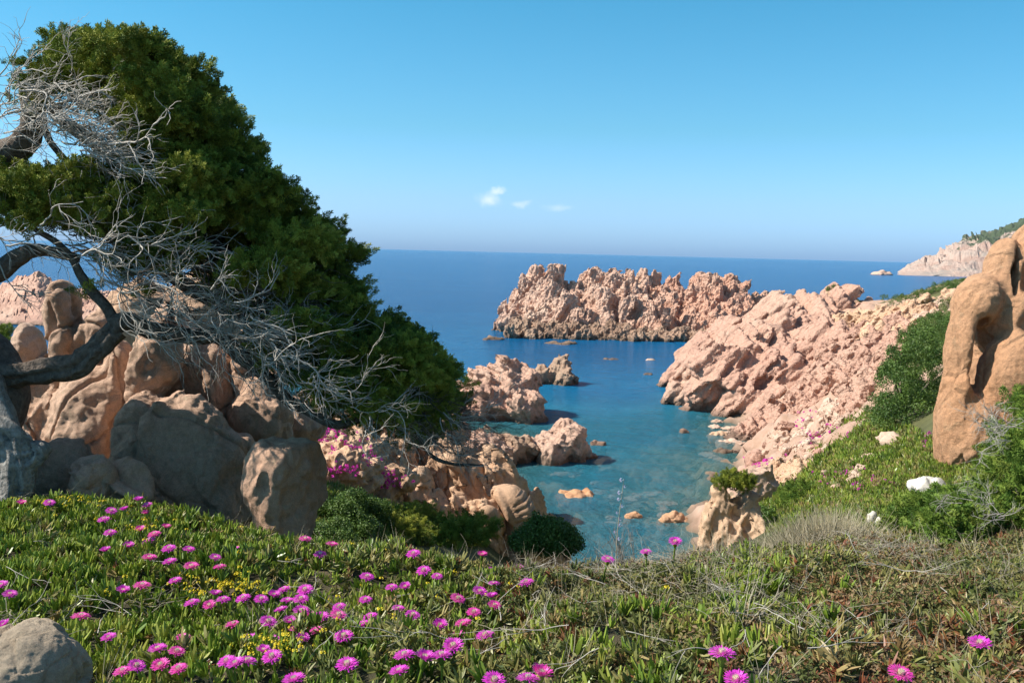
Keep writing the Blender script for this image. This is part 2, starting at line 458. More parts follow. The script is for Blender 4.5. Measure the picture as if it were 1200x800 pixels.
# ------------------------------------------------------------------ the land as one height function
CP = []
def g(px, py, Y): p = P(px, py, Y); CP.append((p[0], p[1], p[2]))
def gw(px, Y, z):
    p = P(px, 400, Y); CP.append((p[0], Y, z))
for t in ((-2, -3, 10.5), (2, -3, 10.6), (0, .8, 10.45), (-2.5, 1.2, 10.4), (2.5, 1.2, 10.75)): CP.append(t)
for t in ((100, 790, 3.75), (400, 790, 3.6), (600, 795, 3.2), (850, 795, 2.75), (1150, 795, 2.65),
          (-250, 700, 4.6), (100, 700, 4.7), (350, 700, 4.8), (600, 700, 4.7), (850, 700, 4.3), (1100, 700, 4.2), (1400, 700, 4.1),
          (-250, 600, 6.2), (30, 604, 6.1), (200, 608, 6.3), (400, 640, 5.9), (600, 655, 5.7), (720, 648, 5.9), (850, 640, 6.0),
          (1000, 622, 6.3), (1150, 640, 6.0), (1400, 640, 6.0),
          (1130, 562, 13), (1190, 590, 10), (1000, 565, 16), (940, 590, 13), (880, 615, 12), (1050, 535, 19), (960, 540, 24), (1100, 480, 25),
          (900, 545, 44), (950, 505, 48), (1000, 465, 55), (1050, 420, 55), (1100, 380, 62), (1160, 345, 75),
          (1050, 352, 88), (1000, 358, 97), (960, 362, 95), (1120, 330, 92), (450, 608, 15), (380, 592, 15), (330, 590, 14), (540, 622, 17), (440, 595, 20),
          (500, 612, 21), (600, 622, 24), (450, 510, 40), (560, 535, 46)): g(*t)
for t in ((720, 8, 9.4), (720, 12, 7.5), (720, 20, 3.0), (720, 30, -.5), (640, 31, .2), (720, 36, -1.3), (660, 38, -1.0), (720, 43, -1.3), (700, 52, -1.4),
          (600, 8, 9.2), (600, 9, 8.9), (600, 14, 7.2), (800, 8, 9.45), (800, 9, 9.0), (800, 16, 6.2), (800, 26, 1.2), (790, 33, -1.0), (800, 42, -1.3), (800, 52, -1.1),
          (870, 20, 6.6), (860, 32, 3.8), (850, 44, 1.0), (850, 56, -.4), (870, 66, -.3), (820, 68, -1.2), (780, 62, -1.4),
          (200, 9, 9.4), (0, 9, 9.45), (-200, 9, 9.5), (100, 13, 8.7), (100, 20, 7.6), (100, 40, 3), (100, 70, -.8), (0, 60, 1.5), (-300, 20, 9),
          (-300, 60, 3.5), (-300, 110, -3), (350, 11, 8.7), (300, 30, 5.4), (350, 55, 1), (650, 60, -1.5), (600, 66, -.4),
          (560, 62, .2), (520, 75, -1), (640, 46, -1.2), (680, 75, -3), (740, 85, -5), (600, 95, -4), (400, 100, -3), (200, 110, -5),
          (800, 90, -4), (850, 120, -8), (700, 130, -10), (500, 140, -10), (0, 130, -7), (300, 170, -12), (600, 200, -13),
          (900, 150, -6), (960, 125, -2), (1050, 125, -1), (1150, 130, -1), (1050, 200, -12), (1300, 130, 2), (1250, 200, -10),
          (1300, 20, 12), (1300, 50, 13), (1300, 90, 12.5), (1600, 20, 14), (1600, 60, 16), (1600, 110, 12), (1600, 200, -8),
          (-600, 20, 11), (-600, 60, 6), (-600, 130, -6), (-600, 200, -12), (1250, 10, 10.9)): gw(*t)
CPa = np.array(CP)
def warpc(x, y):
    yy = np.maximum(y, -3) + 6.0
    return np.stack([x / yy * 1.3, np.log(yy)], -1)
_cw = warpc(CPa[:, 0], CPa[:, 1])
def _phi(r): return r
_A = np.zeros((len(_cw) + 1,) * 2)
_A[:-1, :-1] = _phi(np.linalg.norm(_cw[:, None] - _cw[None], axis=-1)) - .002 * np.eye(len(_cw))
_A[:-1, -1] = 1; _A[-1, :-1] = 1
_w = np.linalg.solve(_A, np.append(CPa[:, 2], 0))
def ground0(x, y):
    x = np.asarray(x, float); y = np.asarray(y, float)
    sh = x.shape; q = warpc(x.ravel(), y.ravel())
    out = np.empty(len(q))
    for i in range(0, len(q), 20000):
        r = np.sqrt(((q[i:i + 20000, None] - _cw[None]) ** 2).sum(-1))
        out[i:i + 20000] = _phi(r) @ _w[:-1] + _w[-1]
    return out.reshape(sh)
def ground(x, y):
    z = ground0(x, y) - .09 * np.clip((9 - y) / 2, 0, 1)
    p = np.stack([x, y, np.zeros_like(x)], -1)
    amp = np.clip((y - 3) / 30, .0, 1)
    return z + .07 * fbm(p * 1.3, 3, 5) * np.clip(1.2 - y / 20, .2, 1) + amp * (.55 * np.clip(np.abs(z) / 2 + .15, 0, 1)) * fbm(p * .25, 4, 9)
_tu = np.linspace(-2.2, 2.2, 500); _tv = np.linspace(math.log(3.0), math.log(150.0), 500)
_tU, _tV = np.meshgrid(_tu, _tv, indexing='ij'); _tY = np.exp(_tV) - 6.0
_tab = ground(_tU / 1.3 * (_tY + 6.0), _tY)
def ground_q(x, y):
    yy = np.maximum(y, -3) + 6.0
    a = np.clip((x / yy * 1.3 - _tu[0]) / (_tu[1] - _tu[0]), 0, 498.999); b = np.clip((np.log(yy) - _tv[0]) / (_tv[1] - _tv[0]), 0, 498.999)
    i = a.astype(int); j = b.astype(int); a = a - i; b = b - j
    return (_tab[i, j] * (1 - a) + _tab[i + 1, j] * a) * (1 - b) + (_tab[i, j + 1] * (1 - a) + _tab[i + 1, j + 1] * a) * b
def hit(px, py, y0=1.5, y1=140, n=260):
    """where the line of sight through a pixel meets the ground"""
    px = np.atleast_1d(np.asarray(px, float)); py = np.atleast_1d(np.asarray(py, float))
    v = ray(px, py); v = v / v[:, 1:2]
    ys = np.geomspace(y0, y1, n)
    out = np.full((len(px), 3), np.nan)
    for i in range(0, len(px), 500):
        vv = v[i:i + 500]
        Q = CAMP + vv[:, None] * ys[None, :, None]
        d = Q[..., 2] - ground_q(Q[..., 0], Q[..., 1])
        m = d < 0
        f = np.where(m.any(1), m.argmax(1), -1)
        for k in range(len(vv)):
            j = f[k]
            if j > 0:
                t = d[k, j - 1] / (d[k, j - 1] - d[k, j])
                out[i + k] = Q[k, j - 1] * (1 - t) + Q[k, j] * t
    return out

# ground sheet: dense where it is near
nu, nv = 420, 420
uu = np.linspace(-1.35, 1.35, nu); vv_ = np.linspace(math.log(3.0), math.log(270.0), nv)
UU, VV = np.meshgrid(uu, vv_, indexing='ij')
YY = np.exp(VV) - 6.0; XX = UU / 1.3 * (YY + 6.0)
ZZ = ground(XX, YY)
pp = np.stack([XX, YY, ZZ], -1).reshape(-1, 3)
gpx, gpy = proj(pp)
rocky = np.clip((pp[:, 1] - 24) / 20, 0, 1) * np.clip(1 - (ZZ.ravel() - 6.5) / 4, .25, 1)
cr = crag(pp, (1.6, 1.6, 1.2), (10, 20, 30), .55, seed=31) + crag(pp, (.7, .7, .6), (40, 20, 60), .22, seed=37)
pp[:, 2] += cr * rocky
def gridF(a, b):
    i, j = np.meshgrid(np.arange(a - 1), np.arange(b - 1), indexing='ij')
    k = (i * b + j).ravel()
    return np.stack([k, k + b, k + b + 1, k + 1], -1)
veg = np.clip(1 - rocky * 1.15, 0, 1)
gm = mesh_np('hillside', pp, gridF(nu, nv), True, {'veg': veg})
m, n, l, bs = newmat('soil_and_rock')
pos = n.new('ShaderNodeNewGeometry').outputs['Position']
at = n.new('ShaderNodeAttribute'); at.attribute_name = 'veg'
soil = ramp(n, l, noise(n, l, pos, 3.5, 8, .7), [(.3, (.035, .035, .014)), (.5, (.075, .065, .028)), (.7, (.14, .10, .055))])
rk = ramp(n, l, noise(n, l, pos, .7, 8, .7), [(.3, (.34, .21, .14)), (.5, (.45, .28, .20)), (.7, (.50, .35, .26))])
grn = ramp(n, l, noise(n, l, pos, 2.2, 6, .7), [(.3, (.06, .06, .02)), (.6, (.11, .11, .035)), (.8, (.2, .17, .08))])
vm = n.new('ShaderNodeMath'); vm.operation = 'ADD'; l.new(at.outputs['Fac'], vm.inputs[0])
l.new(maprange(n, l, noise(n, l, pos, .35, 8, .7), .3, .7, -.5, .5), vm.inputs[1])
sep = n.new('ShaderNodeSeparateXYZ'); l.new(pos, sep.inputs[0])
far = maprange(n, l, sep.outputs[1], 8, 14)
vegc = mixc(n, l, far, soil, grn)
cc = mixc(n, l, maprange(n, l, vm.outputs[0], .42, .58), rk, vegc)
wetf = maprange(n, l, sep.outputs[2], .05, .5, .75, 0)
cc = mixc(n, l, wetf, cc, (.10, .075, .045))
bed = maprange(n, l, sep.outputs[2], -.3, -.02, 1, 0)
bedc = ramp(n, l, noise(n, l, pos, .5, 7, .75), [(.38, (.02, .025, .012)), (.48, (.10, .09, .05)), (.56, (.34, .27, .17))])
cc = mixc(n, l, bed, cc, bedc)
l.new(cc, bs.inputs['Base Color']); bs.inputs['Roughness'].default_value = .95
bb = n.new('ShaderNodeBump'); bb.inputs['Strength'].default_value = .8; bb.inputs['Distance'].default_value = .12
l.new(noise(n, l, pos, 4, 9, .8), bb.inputs['Height']); l.new(bb.outputs[0], bs.inputs['Normal'])
hill = link('hillside', gm, m, kind='structure')

# ------------------------------------------------------------------ the sea
xs = np.concatenate([-np.geomspace(30000, 60, 30), np.linspace(-58, 78, 260), np.geomspace(80, 30000, 30)])
ys = np.concatenate([np.linspace(22, 150, 230), np.geomspace(152, 45000, 50)])
XS, YS = np.meshgrid(xs, ys, indexing='ij')
dep = -ground0(XS, np.minimum(YS, 250))
dep = np.where(YS > 200, 14, dep); dep = np.where((XS < -80) | (XS > 110), np.maximum(dep, 8), dep)
SV = np.stack([XS, YS, np.zeros_like(XS)], -1).reshape(-1, 3)
sm = mesh_np('sea', SV, gridF(len(xs), len(ys)), True, {'depth': dep.ravel()})
m, n, l, bs = newmat('sea_water')
pos = n.new('ShaderNodeNewGeometry').outputs['Position']
at = n.new('ShaderNodeAttribute'); at.attribute_name = 'depth'
patch = noise(n, l, pos, .09, 6, .7, .6)
dd = n.new('ShaderNodeMath'); dd.operation = 'MULTIPLY_ADD'; l.new(patch, dd.inputs[0]); dd.inputs[1].default_value = 3.0
sub = n.new('ShaderNodeMath'); sub.operation = 'SUBTRACT'; l.new(at.outputs['Fac'], sub.inputs[0]); sub.inputs[1].default_value = 1.5
l.new(sub.outputs[0], dd.inputs[2])
wc = ramp(n, l, maprange(n, l, dd.outputs[0], 0, 14), [(0, (.09, .28, .29)), (.12, (.035, .25, .37)), (.35, (.012, .18, .38)), (1, (.001, .078, .22))])
mp = n.new('ShaderNodeMapping'); mp.inputs['Scale'].default_value = (.012, .05, 1); l.new(pos, mp.inputs[0])
band = noise(n, l, mp.outputs[0], 1, 7, .7, .5)
wc = mixc(n, l, .8, wc, ramp(n, l, band, [(.3, (.75, .8, .85)), (.5, (1, 1, 1)), (.72, (1.35, 1.25, 1.15))]), 'MULTIPLY')
l.new(wc, bs.inputs['Base Color'])
bs.inputs['Roughness'].default_value = .16; bs.inputs['IOR'].default_value = 1.33; bs.inputs['Specular IOR Level'].default_value = .03
l.new(maprange(n, l, dd.outputs[0], -1.2, 3.4, .30, 1), bs.inputs['Alpha'])
mp2 = n.new('ShaderNodeMapping'); mp2.inputs['Scale'].default_value = (1, 1.6, 1); l.new(pos, mp2.inputs[0])
w1 = noise(n, l, mp2.outputs[0], 1.3, 6, .7); w2 = noise(n, l, mp2.outputs[0], .22, 8, .72)
b1 = n.new('ShaderNodeBump'); b1.inputs['Strength'].default_value = 1; b1.inputs['Distance'].default_value = .25; l.new(w1, b1.inputs['Height'])
b2 = n.new('ShaderNodeBump'); b2.inputs['Strength'].default_value = 1; b2.inputs['Distance'].default_value = 1.8; l.new(w2, b2.inputs['Height']); l.new(b1.outputs[0], b2.inputs['Normal'])
l.new(b2.outputs[0], bs.inputs['Normal'])
link('sea', sm, m, kind='structure')

# ------------------------------------------------------------------ rocks
def rock(name, prims, h, k, mat, crags=(), fb=(.0, 1.0), smooth=True, zmin=None, snaps=(), sm=2, **kw):
    V, F = sdf_mesh(prims, h, k, zmin, snaps, sm)
    N = vnormals(V, F)
    off = np.zeros(len(V))
    for i, c in enumerate(crags):
        off += crag(V, c[0], c[1], c[2], seed=kw.get('seed', 0) + 50 + i * 11, **(c[3] if len(c) > 3 else {}))
    if fb[0]: off += fb[0] * fbm(V * fb[1], 4, 77)
    V = V + N * off[:, None]
    kw.pop('seed', None)
    base = V.mean(0); base[2] = V[:, 2].min()
    return link(name, mesh_np(name, V - base, F, smooth), mat, loc=base, **kw)
def interp(poly, x):
    xs_, ys_ = zip(*poly); return float(np.interp(x, xs_, ys_))
def ridge(sil, base, Y0, dY, rows, wpx, seed, lean=0, jit=4, zbot=-1.0, rnd=.35, kind='b'):
    """upright blocks under a skyline: sil and base are lists of (px, py); rows step back from the waterline distance"""
    rr = random.Random(seed); out = []
    x0, x1 = sil[0][0], sil[-1][0]
    for j in range(rows):
        t = (j + 1) / rows
        Y = Y0 + dY * t * .9
        x = x0 + rr.random() * wpx
        while x < x1:
            wx = wpx * rr.uniform(.6, 1.3)
            top = interp(base, x) + (interp(sil, x) - interp(base, x)) * (t ** .75) * (rr.uniform(.86, 1.0) if j < rows - 1 else 1) + rr.uniform(-.3, 1) * jit * .5
            pt = P(x, top, Y + interp([(x0, 0), (x1, 0)], x))
            hz = (pt[2] - zbot) / 2
            if hz > .1:
                c = np.array([pt[0], pt[1], zbot + hz])
                r = np.array([wx * Y / FPX * .5 + .0, dY / rows * rr.uniform(.6, 1.1), hz])
                ro = rotm(rr.uniform(-10, 10), rr.uniform(-9, 9) + lean, rr.uniform(-30, 30))
                out.append(('b', c, r, ro, False, rnd))
            x += wx * .62
    return out

# the jagged island
SIL = [(590, 372), (601, 352), (612, 346), (616, 332), (626, 318), (642, 312), (653, 321), (670, 330), (684, 330), (690, 322), (703, 322),
       (711, 315), (719, 325), (728, 318), (741, 322), (752, 330), (755, 338), (766, 339), (780, 325), (794, 326), (807, 334), (816, 334),
       (828, 319), (835, 326), (846, 331), (860, 334), (880, 342), (896, 352)]
BAS = [(590, 377), (620, 384), (680, 388), (760, 391), (830, 391), (896, 388)]
def part_sil(a, b, s=SIL):
    return [(a, interp(s, a))] + [q for q in s if a < q[0] < b] + [(b, interp(s, b))]
isl = bpy.data.objects.new('jagged_island', None); C.objects.link(isl)
isl.location = PZ(740, 390); isl['label'] = 'long jagged pink granite island rising from the open sea in the middle distance'; isl['category'] = 'island'
bpy.context.view_layer.update()
def keep_under(o, parent):
    o.parent = parent; o.matrix_parent_inverse = Matrix.Translation(-Vector(parent.location)); return o
CR_ISL = [((.7, .7, 1.8), (5, 10, 10), .22, dict(rib=1)), ((.35, .35, .5), (0, 10, 10), .10, dict(rib=1))]
SN_ISL = [((2.2, 2.6, 5.5), (4, 12, 20), .75, 'vor', 3), ((1.0, 1.3, 2.6), (8, 14, 40), .7, 'vor', 9)]
a = rock('crag', ridge(part_sil(590, 700), BAS, 148, 13, 5, 11, 3, zbot=-1, rnd=.15), .2, .15, M['isle'], CR_ISL, snaps=SN_ISL, sm=1, smooth=False, seed=1, label='pale ribbed crag at the left end of the island')
keep_under(a, isl)
a = rock('crag', ridge(part_sil(684, 762), BAS, 147, 15, 5, 10, 5, zbot=-1, rnd=.15), .2, .15, M['isle'], CR_ISL, snaps=SN_ISL, sm=1, smooth=False, seed=2)
keep_under(a, isl)
S2 = [(x, y + 3) for x, y in part_sil(745, 905)]
a = rock('crag', ridge(S2, BAS, 146, 17, 5, 12, 9, zbot=-1, rnd=.15), .2, .15, M['redrock'], CR_ISL, snaps=SN_ISL, sm=1, smooth=False, seed=3, label='reddish crag at the right end of the island')
keep_under(a, isl)
LED = [(600, 380), (640, 383), (680, 383), (720, 385), (760, 387), (800, 388), (850, 388)]
LB = [(600, 384), (640, 388), (700, 393), (760, 395), (850, 393)]
a = rock('wave_worn_ledge', ridge(LED, LB, 139, 10, 3, 12, 10, zbot=-.8), .2, .3, M['brownrock'], CR_ISL, snaps=SN_ISL[1:], smooth=False, seed=4)
keep_under(a, isl)

# small rocks of the cove
def searock(px, py, wpx, hpx, mat, label, name='sea_rock', cat='rock', seed=0, n=4, amp=.22, lump=.5):
    """a rock whose waterline is seen at px, py"""
    c = PZ(px, py); Y = c[1]; rr = random.Random(seed + int(px)); s = Y / FPX
    pr = []
    for i in range(n):
        fx = (i + .5) / n - .5
        hh = hpx * s * (1 - abs(fx) * rr.uniform(.6, 1.5)) * rr.uniform(.75, 1.0)
        ww = wpx * s / n * rr.uniform(.8, 1.1)
        cc_ = np.array([c[0] + fx * wpx * s * .8, c[1] + rr.uniform(-.3, .5) * wpx * s * .4, -.3])
        pr.append(('e', cc_, np.array([ww, wpx * s * .35, hh + .3]), rotm(0, rr.uniform(-12, 12), rr.uniform(-40, 40)), False))
    sz = max(wpx * s / 6, .12)
    return rock(name, pr, max(s * 1.3, .03), .15, mat, [((sz * .5,) * 3, (30, 10, seed), sz * amp * .3, dict(rib=1))], snaps=[((sz * 1.2, sz * 1.3, sz), (10, 20, seed), .6, 'vor', seed)],
                smooth=True, label=label, cat=cat, seed=seed)
searock(578, 398, 26, 5, M['brownrock'], 'low brown reef rock awash left of the island, nearest the tree', seed=1)
searock(657, 403, 40, 4, M['brownrock'], 'flat brown reef awash in front of the left half of the island', seed=2, n=5)
searock(617, 385, 17, 8, M['isle'], 'small rounded rock close in front of the left foot of the island', seed=3)
searock(717, 421, 20, 2, M['brownrock'], 'low reef barely breaking the water, left one of the pair in mid channel', seed=4)
searock(762, 422, 12, 3, M['pale'], 'pale reef rock with foam in mid channel, right one of the pair', seed=5)
searock(760, 439, 14, 3, M['brownrock'], 'small brown reef rock just below the pair in mid channel', seed=6)
searock(802, 507, 11, 7, M['rose'], 'small upright pink rock alone in the water off the promontory shore', seed=7)
searock(842, 509, 22, 6, M['cliff'], 'flat sandy rock in the shallows right of the small upright pink one', seed=8)
searock(856, 517, 30, 4, M['pale'], 'flat pale rock close to the stony right shore', seed=9)
searock(848, 530, 24, 7, M['brownrock'], 'brown rock in the shallows off the stony right shore', seed=10)
searock(701, 521, 19, 8, M['rose'], 'small round rock in the water right of the split rock pair', seed=11)
searock(676, 580, 44, 7, M['orange'], 'long flat orange rock awash in the near part of the cove', seed=12, n=5, amp=.1)
searock(742, 606, 20, 10, M['orange'], 'small square orange rock in the near part of the cove', seed=13, n=2, amp=.1)
searock(788, 610, 32, 13, M['orange'], 'low double orange rock in the near water by the right bank', seed=14, n=3, amp=.15)
searock(592, 372 + 3, 22, 5, M['redrock'], 'low dark red rock at the far left tip of the island', seed=15)
searock(1033, 322, 24, 8, M['isle'], 'small far islet standing off the distant headland', name='islet', cat='islet', seed=16)

rock('cove_rock', [E(585, 462, 73, 45, 40, 2.6), E(560, 478, 72, 42, 30, 2.4), E(612, 475, 71, 24, 26, 2), E(600, 455, 74, 28, 32, 2, 20), E(540, 480, 74, 40, 24, 2.5)],
     .1, .4, M['rose'], [((.3, .3, .4), (0, -30, 0), .07, dict(rib=1))], snaps=[((.9, 1.2, 1.4), (10, -40, 30), .7, 'vor', 4), ((.35, .7, .8), (10, -40, 30), .65, 'box', 8)], smooth=True,
     label='domed rose granite rock standing in the cove beside the tip of the juniper', cat='rock', seed=5)
rock('cove_rock', [E(655, 440, 92, 14, 24, 1.4, 8), E(634, 446, 92, 18, 13, 1.4, -20), E(663, 447, 91, 12, 13, 1.2)], .12, .25, M['brownrock'],
     [((.3, .3, .4), (0, -30, 0), .08, dict(rib=1))], snaps=[((.7, .9, 1.3), (10, 25, 30), .7, 'vor', 4), ((.35, .5, .7), (10, 25, 30), .65, 'box', 8)], smooth=True,
     label='small pointed brown rock in the channel behind the domed rose rock', cat='rock', seed=6)
rock('cove_rock', [E(668, 522, 58, 22, 28, 1.6), E(645, 530, 57.5, 24, 26, 1.6, -15), E(680, 530, 58, 12, 22, 1.2), E(655, 502, 59, 9, 10, .6), E(640, 535, 57, 20, 15, 1.4)], .08, .2, M['rose'],
     [((.25, .25, .3), (0, 0, 0), .05, dict(rib=1))], snaps=[((.9, 1.1, 1.1), (10, 12, 30), .75, 'vor', 14), ((.4, .5, .5), (10, 12, 30), .5, 'box', 18)], smooth=True,
     label='blocky split pink rock in the middle of the cove', cat='rock', seed=7)
rock('cove_rock', [E(602, 528, 57, 30, 18, 1.4, -18), E(585, 535, 56, 22, 14, 1.4), E(620, 530, 58, 14, 15, 1)], .08, .2, M['brownrock'],
     [((.25, .25, .3), (0, 0, 0), .06, dict(rib=1))], snaps=[((.6, .8, .9), (10, -50, 30), .75, 'vor', 24), ((.3, .4, .5), (10, -50, 30), .5, 'box', 28)], smooth=True,
     label='dark ragged brown rock joined to the left side of the blocky pink rock', cat='rock', seed=8)

# the big promontory on the right of the cove
PS = [(806, 425), (811, 412), (830, 398), (850, 384), (869, 372), (896, 362), (916, 353), (935, 340), (950, 337), (966, 343), (985, 352), (1005, 375), (1020, 400)]
PB = [(800, 455), (803, 461), (823, 478), (857, 484), (908, 492), (935, 500), (980, 484), (1020, 450)]
pr = ridge(PS, PB, 76, 20, 6, 26, 21, zbot=-1.5, lean=8, rnd=.4) + [E(908, 425, 84, 58, 48, 8, -20), E(856, 443, 80, 42, 40, 6, -10), E(940, 405, 90, 48, 50, 8), E(884, 466, 78, 56, 30, 5), E(935, 465, 77, 48, 34, 5), E(965, 435, 80, 36, 48, 5)]
promontory = rock('rocky_promontory', pr, .13, .7, M['rose'],
     [((.7, 1.6, 2.2), (10, 42, 30), .13, dict(rib=2)), ((.3, .4, .6), (0, 40, 0), .045, dict(rib=1))], snaps=[((3.6, 3.4, 4.4), (12, 30, 15), .5, 'vor', 5), ((1.0, 2.6, 3.6), (12, 42, 12), .6, 'box', 7), ((.42, 1.2, 1.8), (10, 46, 20), .4, 'box', 8)],
     smooth=False, sm=1, label='large pink fractured granite promontory on the right side of the cove', cat='promontory', seed=9)

# left bank cliff below the tree
CS = [(398, 522), (420, 505), (450, 497), (480, 503), (505, 508), (540, 520), (560, 530), (580, 540), (598, 550), (612, 570), (624, 595), (630, 610)]
CB = [(398, 560), (450, 585), (500, 600), (560, 618), (600, 622), (630, 624)]
rock('buttress', ridge(CS, CB, 22.5, 3.2, 4, 34, 31, zbot=2.5, lean=-6, rnd=.7), .045, .25, M['cliff'],
     [((.55, .6, 3.0), (0, -18, 20), .19, dict(rib=2)), ((.22, .25, 1.4), (0, -20, 10), .06, dict(rib=2)), ((.1, .1, .3), (0, -20, 0), .02, dict(rib=1))], snaps=[((.9, .9, 3.2), (4, -16, 20), .4, 'vor', 4), ((.35, .5, 1.8), (4, -18, 20), .35, 'box', 6)], sm=1,
     label='sandy ribbed granite cliff with upright folds below the juniper tip', cat='cliff', seed=10)
for i, (px, py, Y, rx, rz, lb) in enumerate([
        (372, 508, 21, 30, 26, 'lumpy pale rock right of the dark boulder with purple flowers on it'),
        (415, 528, 20, 36, 22, 'weathered sandy rock under the long limb of the juniper'),
        (395, 556, 19, 42, 26, 'cracked sandy rock just behind the shaded bushes'),
        (445, 545, 21, 34, 34, 'upright sandy rock against the left side of the ribbed cliff'),
        (440, 500, 25, 44, 18, 'long low pink rock partly hidden by the hanging dead twigs'),
        (505, 500, 40, 40, 20, 'pinkish rock ledge behind the ribbed cliff, seen through the twigs'),
        (565, 522, 44, 34, 14, 'low brown rock ledge between the ribbed cliff and the cove')]):
    rock('bank_rock', [E(px, py, Y, rx, rz, rx * Y / FPX * .8), E(px - rx * .5, py + rz * .4, Y - .2, rx * .7, rz * .8, .5), E(px + rx * .6, py + rz * .3, Y, rx * .6, rz * .75, .5), E(px, py + rz * 1.1, Y, rx * .9, rz * 1.2, .6)],
         Y / FPX * 1.6, .12, M['cliff'] if i < 5 else M['rose'], [((.2, .25, .3), (10, i * 20, 10), .05, dict(rib=1))], snaps=[((.5, .6, .5), (20, i * 30, 10), .6, 'vor', i), ((.25, .3, .3), (20, i * 30, 10), .5, 'box', i)], label=lb, cat='rock', seed=20 + i)

# boulders under the tree
CRB = [((.75, .7, 1.2), (8, 12, 25), .05, dict(crack=1.0, sharp=16, step=.3, tilt=.25)), ((.40, .40, 1.2), (0, 8, 0), .022, dict(rib=2)), ((.09, .09, .14), (30, 0, 0), .009, dict(rib=1))]
def boulder(prims, label, seed, mat='boulder', k=.1, h=.017, cr=CRB, name='boulder', fb=(.035, 3.5)):
    return rock(name, prims, h, k, M[mat], cr, fb=fb, snaps=[((.6, .55, 1.0), (5, 6, seed * 9), .2, 'vor', seed)], sm=3, label=label, cat='boulder', seed=seed)
boulder([E(79, 430, 9.6, 16, 102, .3), E(110, 440, 9.6, 25, 92, .36, 4), E(50, 500, 9.5, 44, 62, .4), E(28, 500, 9.5, 30, 58, .35), E(110, 510, 9.3, 46, 72, .42), E(140, 500, 9.4, 24, 90, .35), E(70, 545, 9.4, 60, 40, .45)],
        'tall split granite pinnacle beside the left edge, behind the thick bare limb', 1, k=.07)
boulder([E(29, 410, 10.2, 13, 36, .16), E(22, 450, 10.2, 20, 36, .2)], 'thumb-shaped stone finger left of the tall split pinnacle', 2, k=.06)
boulder([E(60, 425, 10.4, 22, 18, .25)], 'small rounded stone wedged between the stone finger and the pinnacle', 3)
boulder([E(176, 437, 9.2, 21, 33, .2, 5), E(188, 425, 9.2, 13, 24, .16)], 'small egg-shaped boulder perched over the big rounded boulder', 4)
boulder([E(228, 550, 8.9, 56, 90, .5, -14), B(185, 560, 8.9, 34, 84, .42, -4, rnd=.8), E(255, 570, 8.9, 42, 78, .45), E(165, 500, 8.95, 16, 38, .3), E(225, 590, 8.8, 74, 60, .5)],
        'biggest rounded boulder with a domed top, left of the dark boulder', 5, k=.09)
boulder([E(225, 440, 9.9, 34, 60, .35), E(255, 470, 9.9, 28, 70, .35), E(200, 400, 10.1, 30, 45, .3)], 'shaded rock in the gap behind the egg-shaped boulder', 6)
boulder([E(305, 490, 9.8, 34, 62, .35, 4), E(283, 430, 9.9, 16, 40, .25), E(320, 500, 9.8, 20, 64, .3)], 'upright shaded slab behind the biggest rounded boulder', 7)
boulder([E(358, 495, 10.6, 30, 36, .35), E(345, 505, 10.6, 20, 42, .3)], 'smooth pinkish boulder right of the upright shaded slab', 8)
boulder([B(336, 590, 7.9, 31, 64, .26, 3, rnd=.9), E(322, 562, 7.9, 24, 40, .26, 8), E(352, 590, 7.9, 22, 56, .26)], 'dark shaded boulder with a sunlit cap, rightmost in front', 9, cr=CRB[1:])
boulder([E(75, 560, 8.2, 34, 38, .25), E(55, 575, 8.2, 36, 32, .25)], 'low shaded stone at the foot of the split pinnacle', 10)
boulder([E(110, 572, 7.8, 22, 28, .18)], 'small rounded shaded stone left of the reddish flat stone', 11)
boulder([E(145, 570, 7.9, 36, 24, .25, 24)], 'flat reddish stone leaning against the biggest rounded boulder', 12)
for i, (px, py, Y, rx, rz, lb) in enumerate([
        (170, 385, 15, 50, 55, 'distant pink rock seen through the twigs above the egg-shaped boulder'),
        (235, 370, 17, 44, 48, 'farther pink rock seen through the dead twigs in mid tree')]):
    boulder([E(px, py, Y, rx, rz, .8), E(px + 20, py + 40, Y, rx, rz, .8), E(px - 10, py + 90, Y, rx, rz + 20, .8)], lb, 13 + i, 'cliff', h=.04)
rock('foreground_stone', [E(28, 775, 3.5, 52, 50, .17, 8), E(60, 790, 3.5, 38, 52, .15), E(5, 800, 3.45, 55, 52, .18)], .0055, .05, M['grey'],
     [((.14, .14, .12), (20, 30, 0), .02, dict(sharp=2)), ((.03, .03, .03), (0, 0, 0), .0022, {})], fb=(.012, 7), label='pale rough stone in the bottom left corner among the flowers', cat='stone', seed=12)

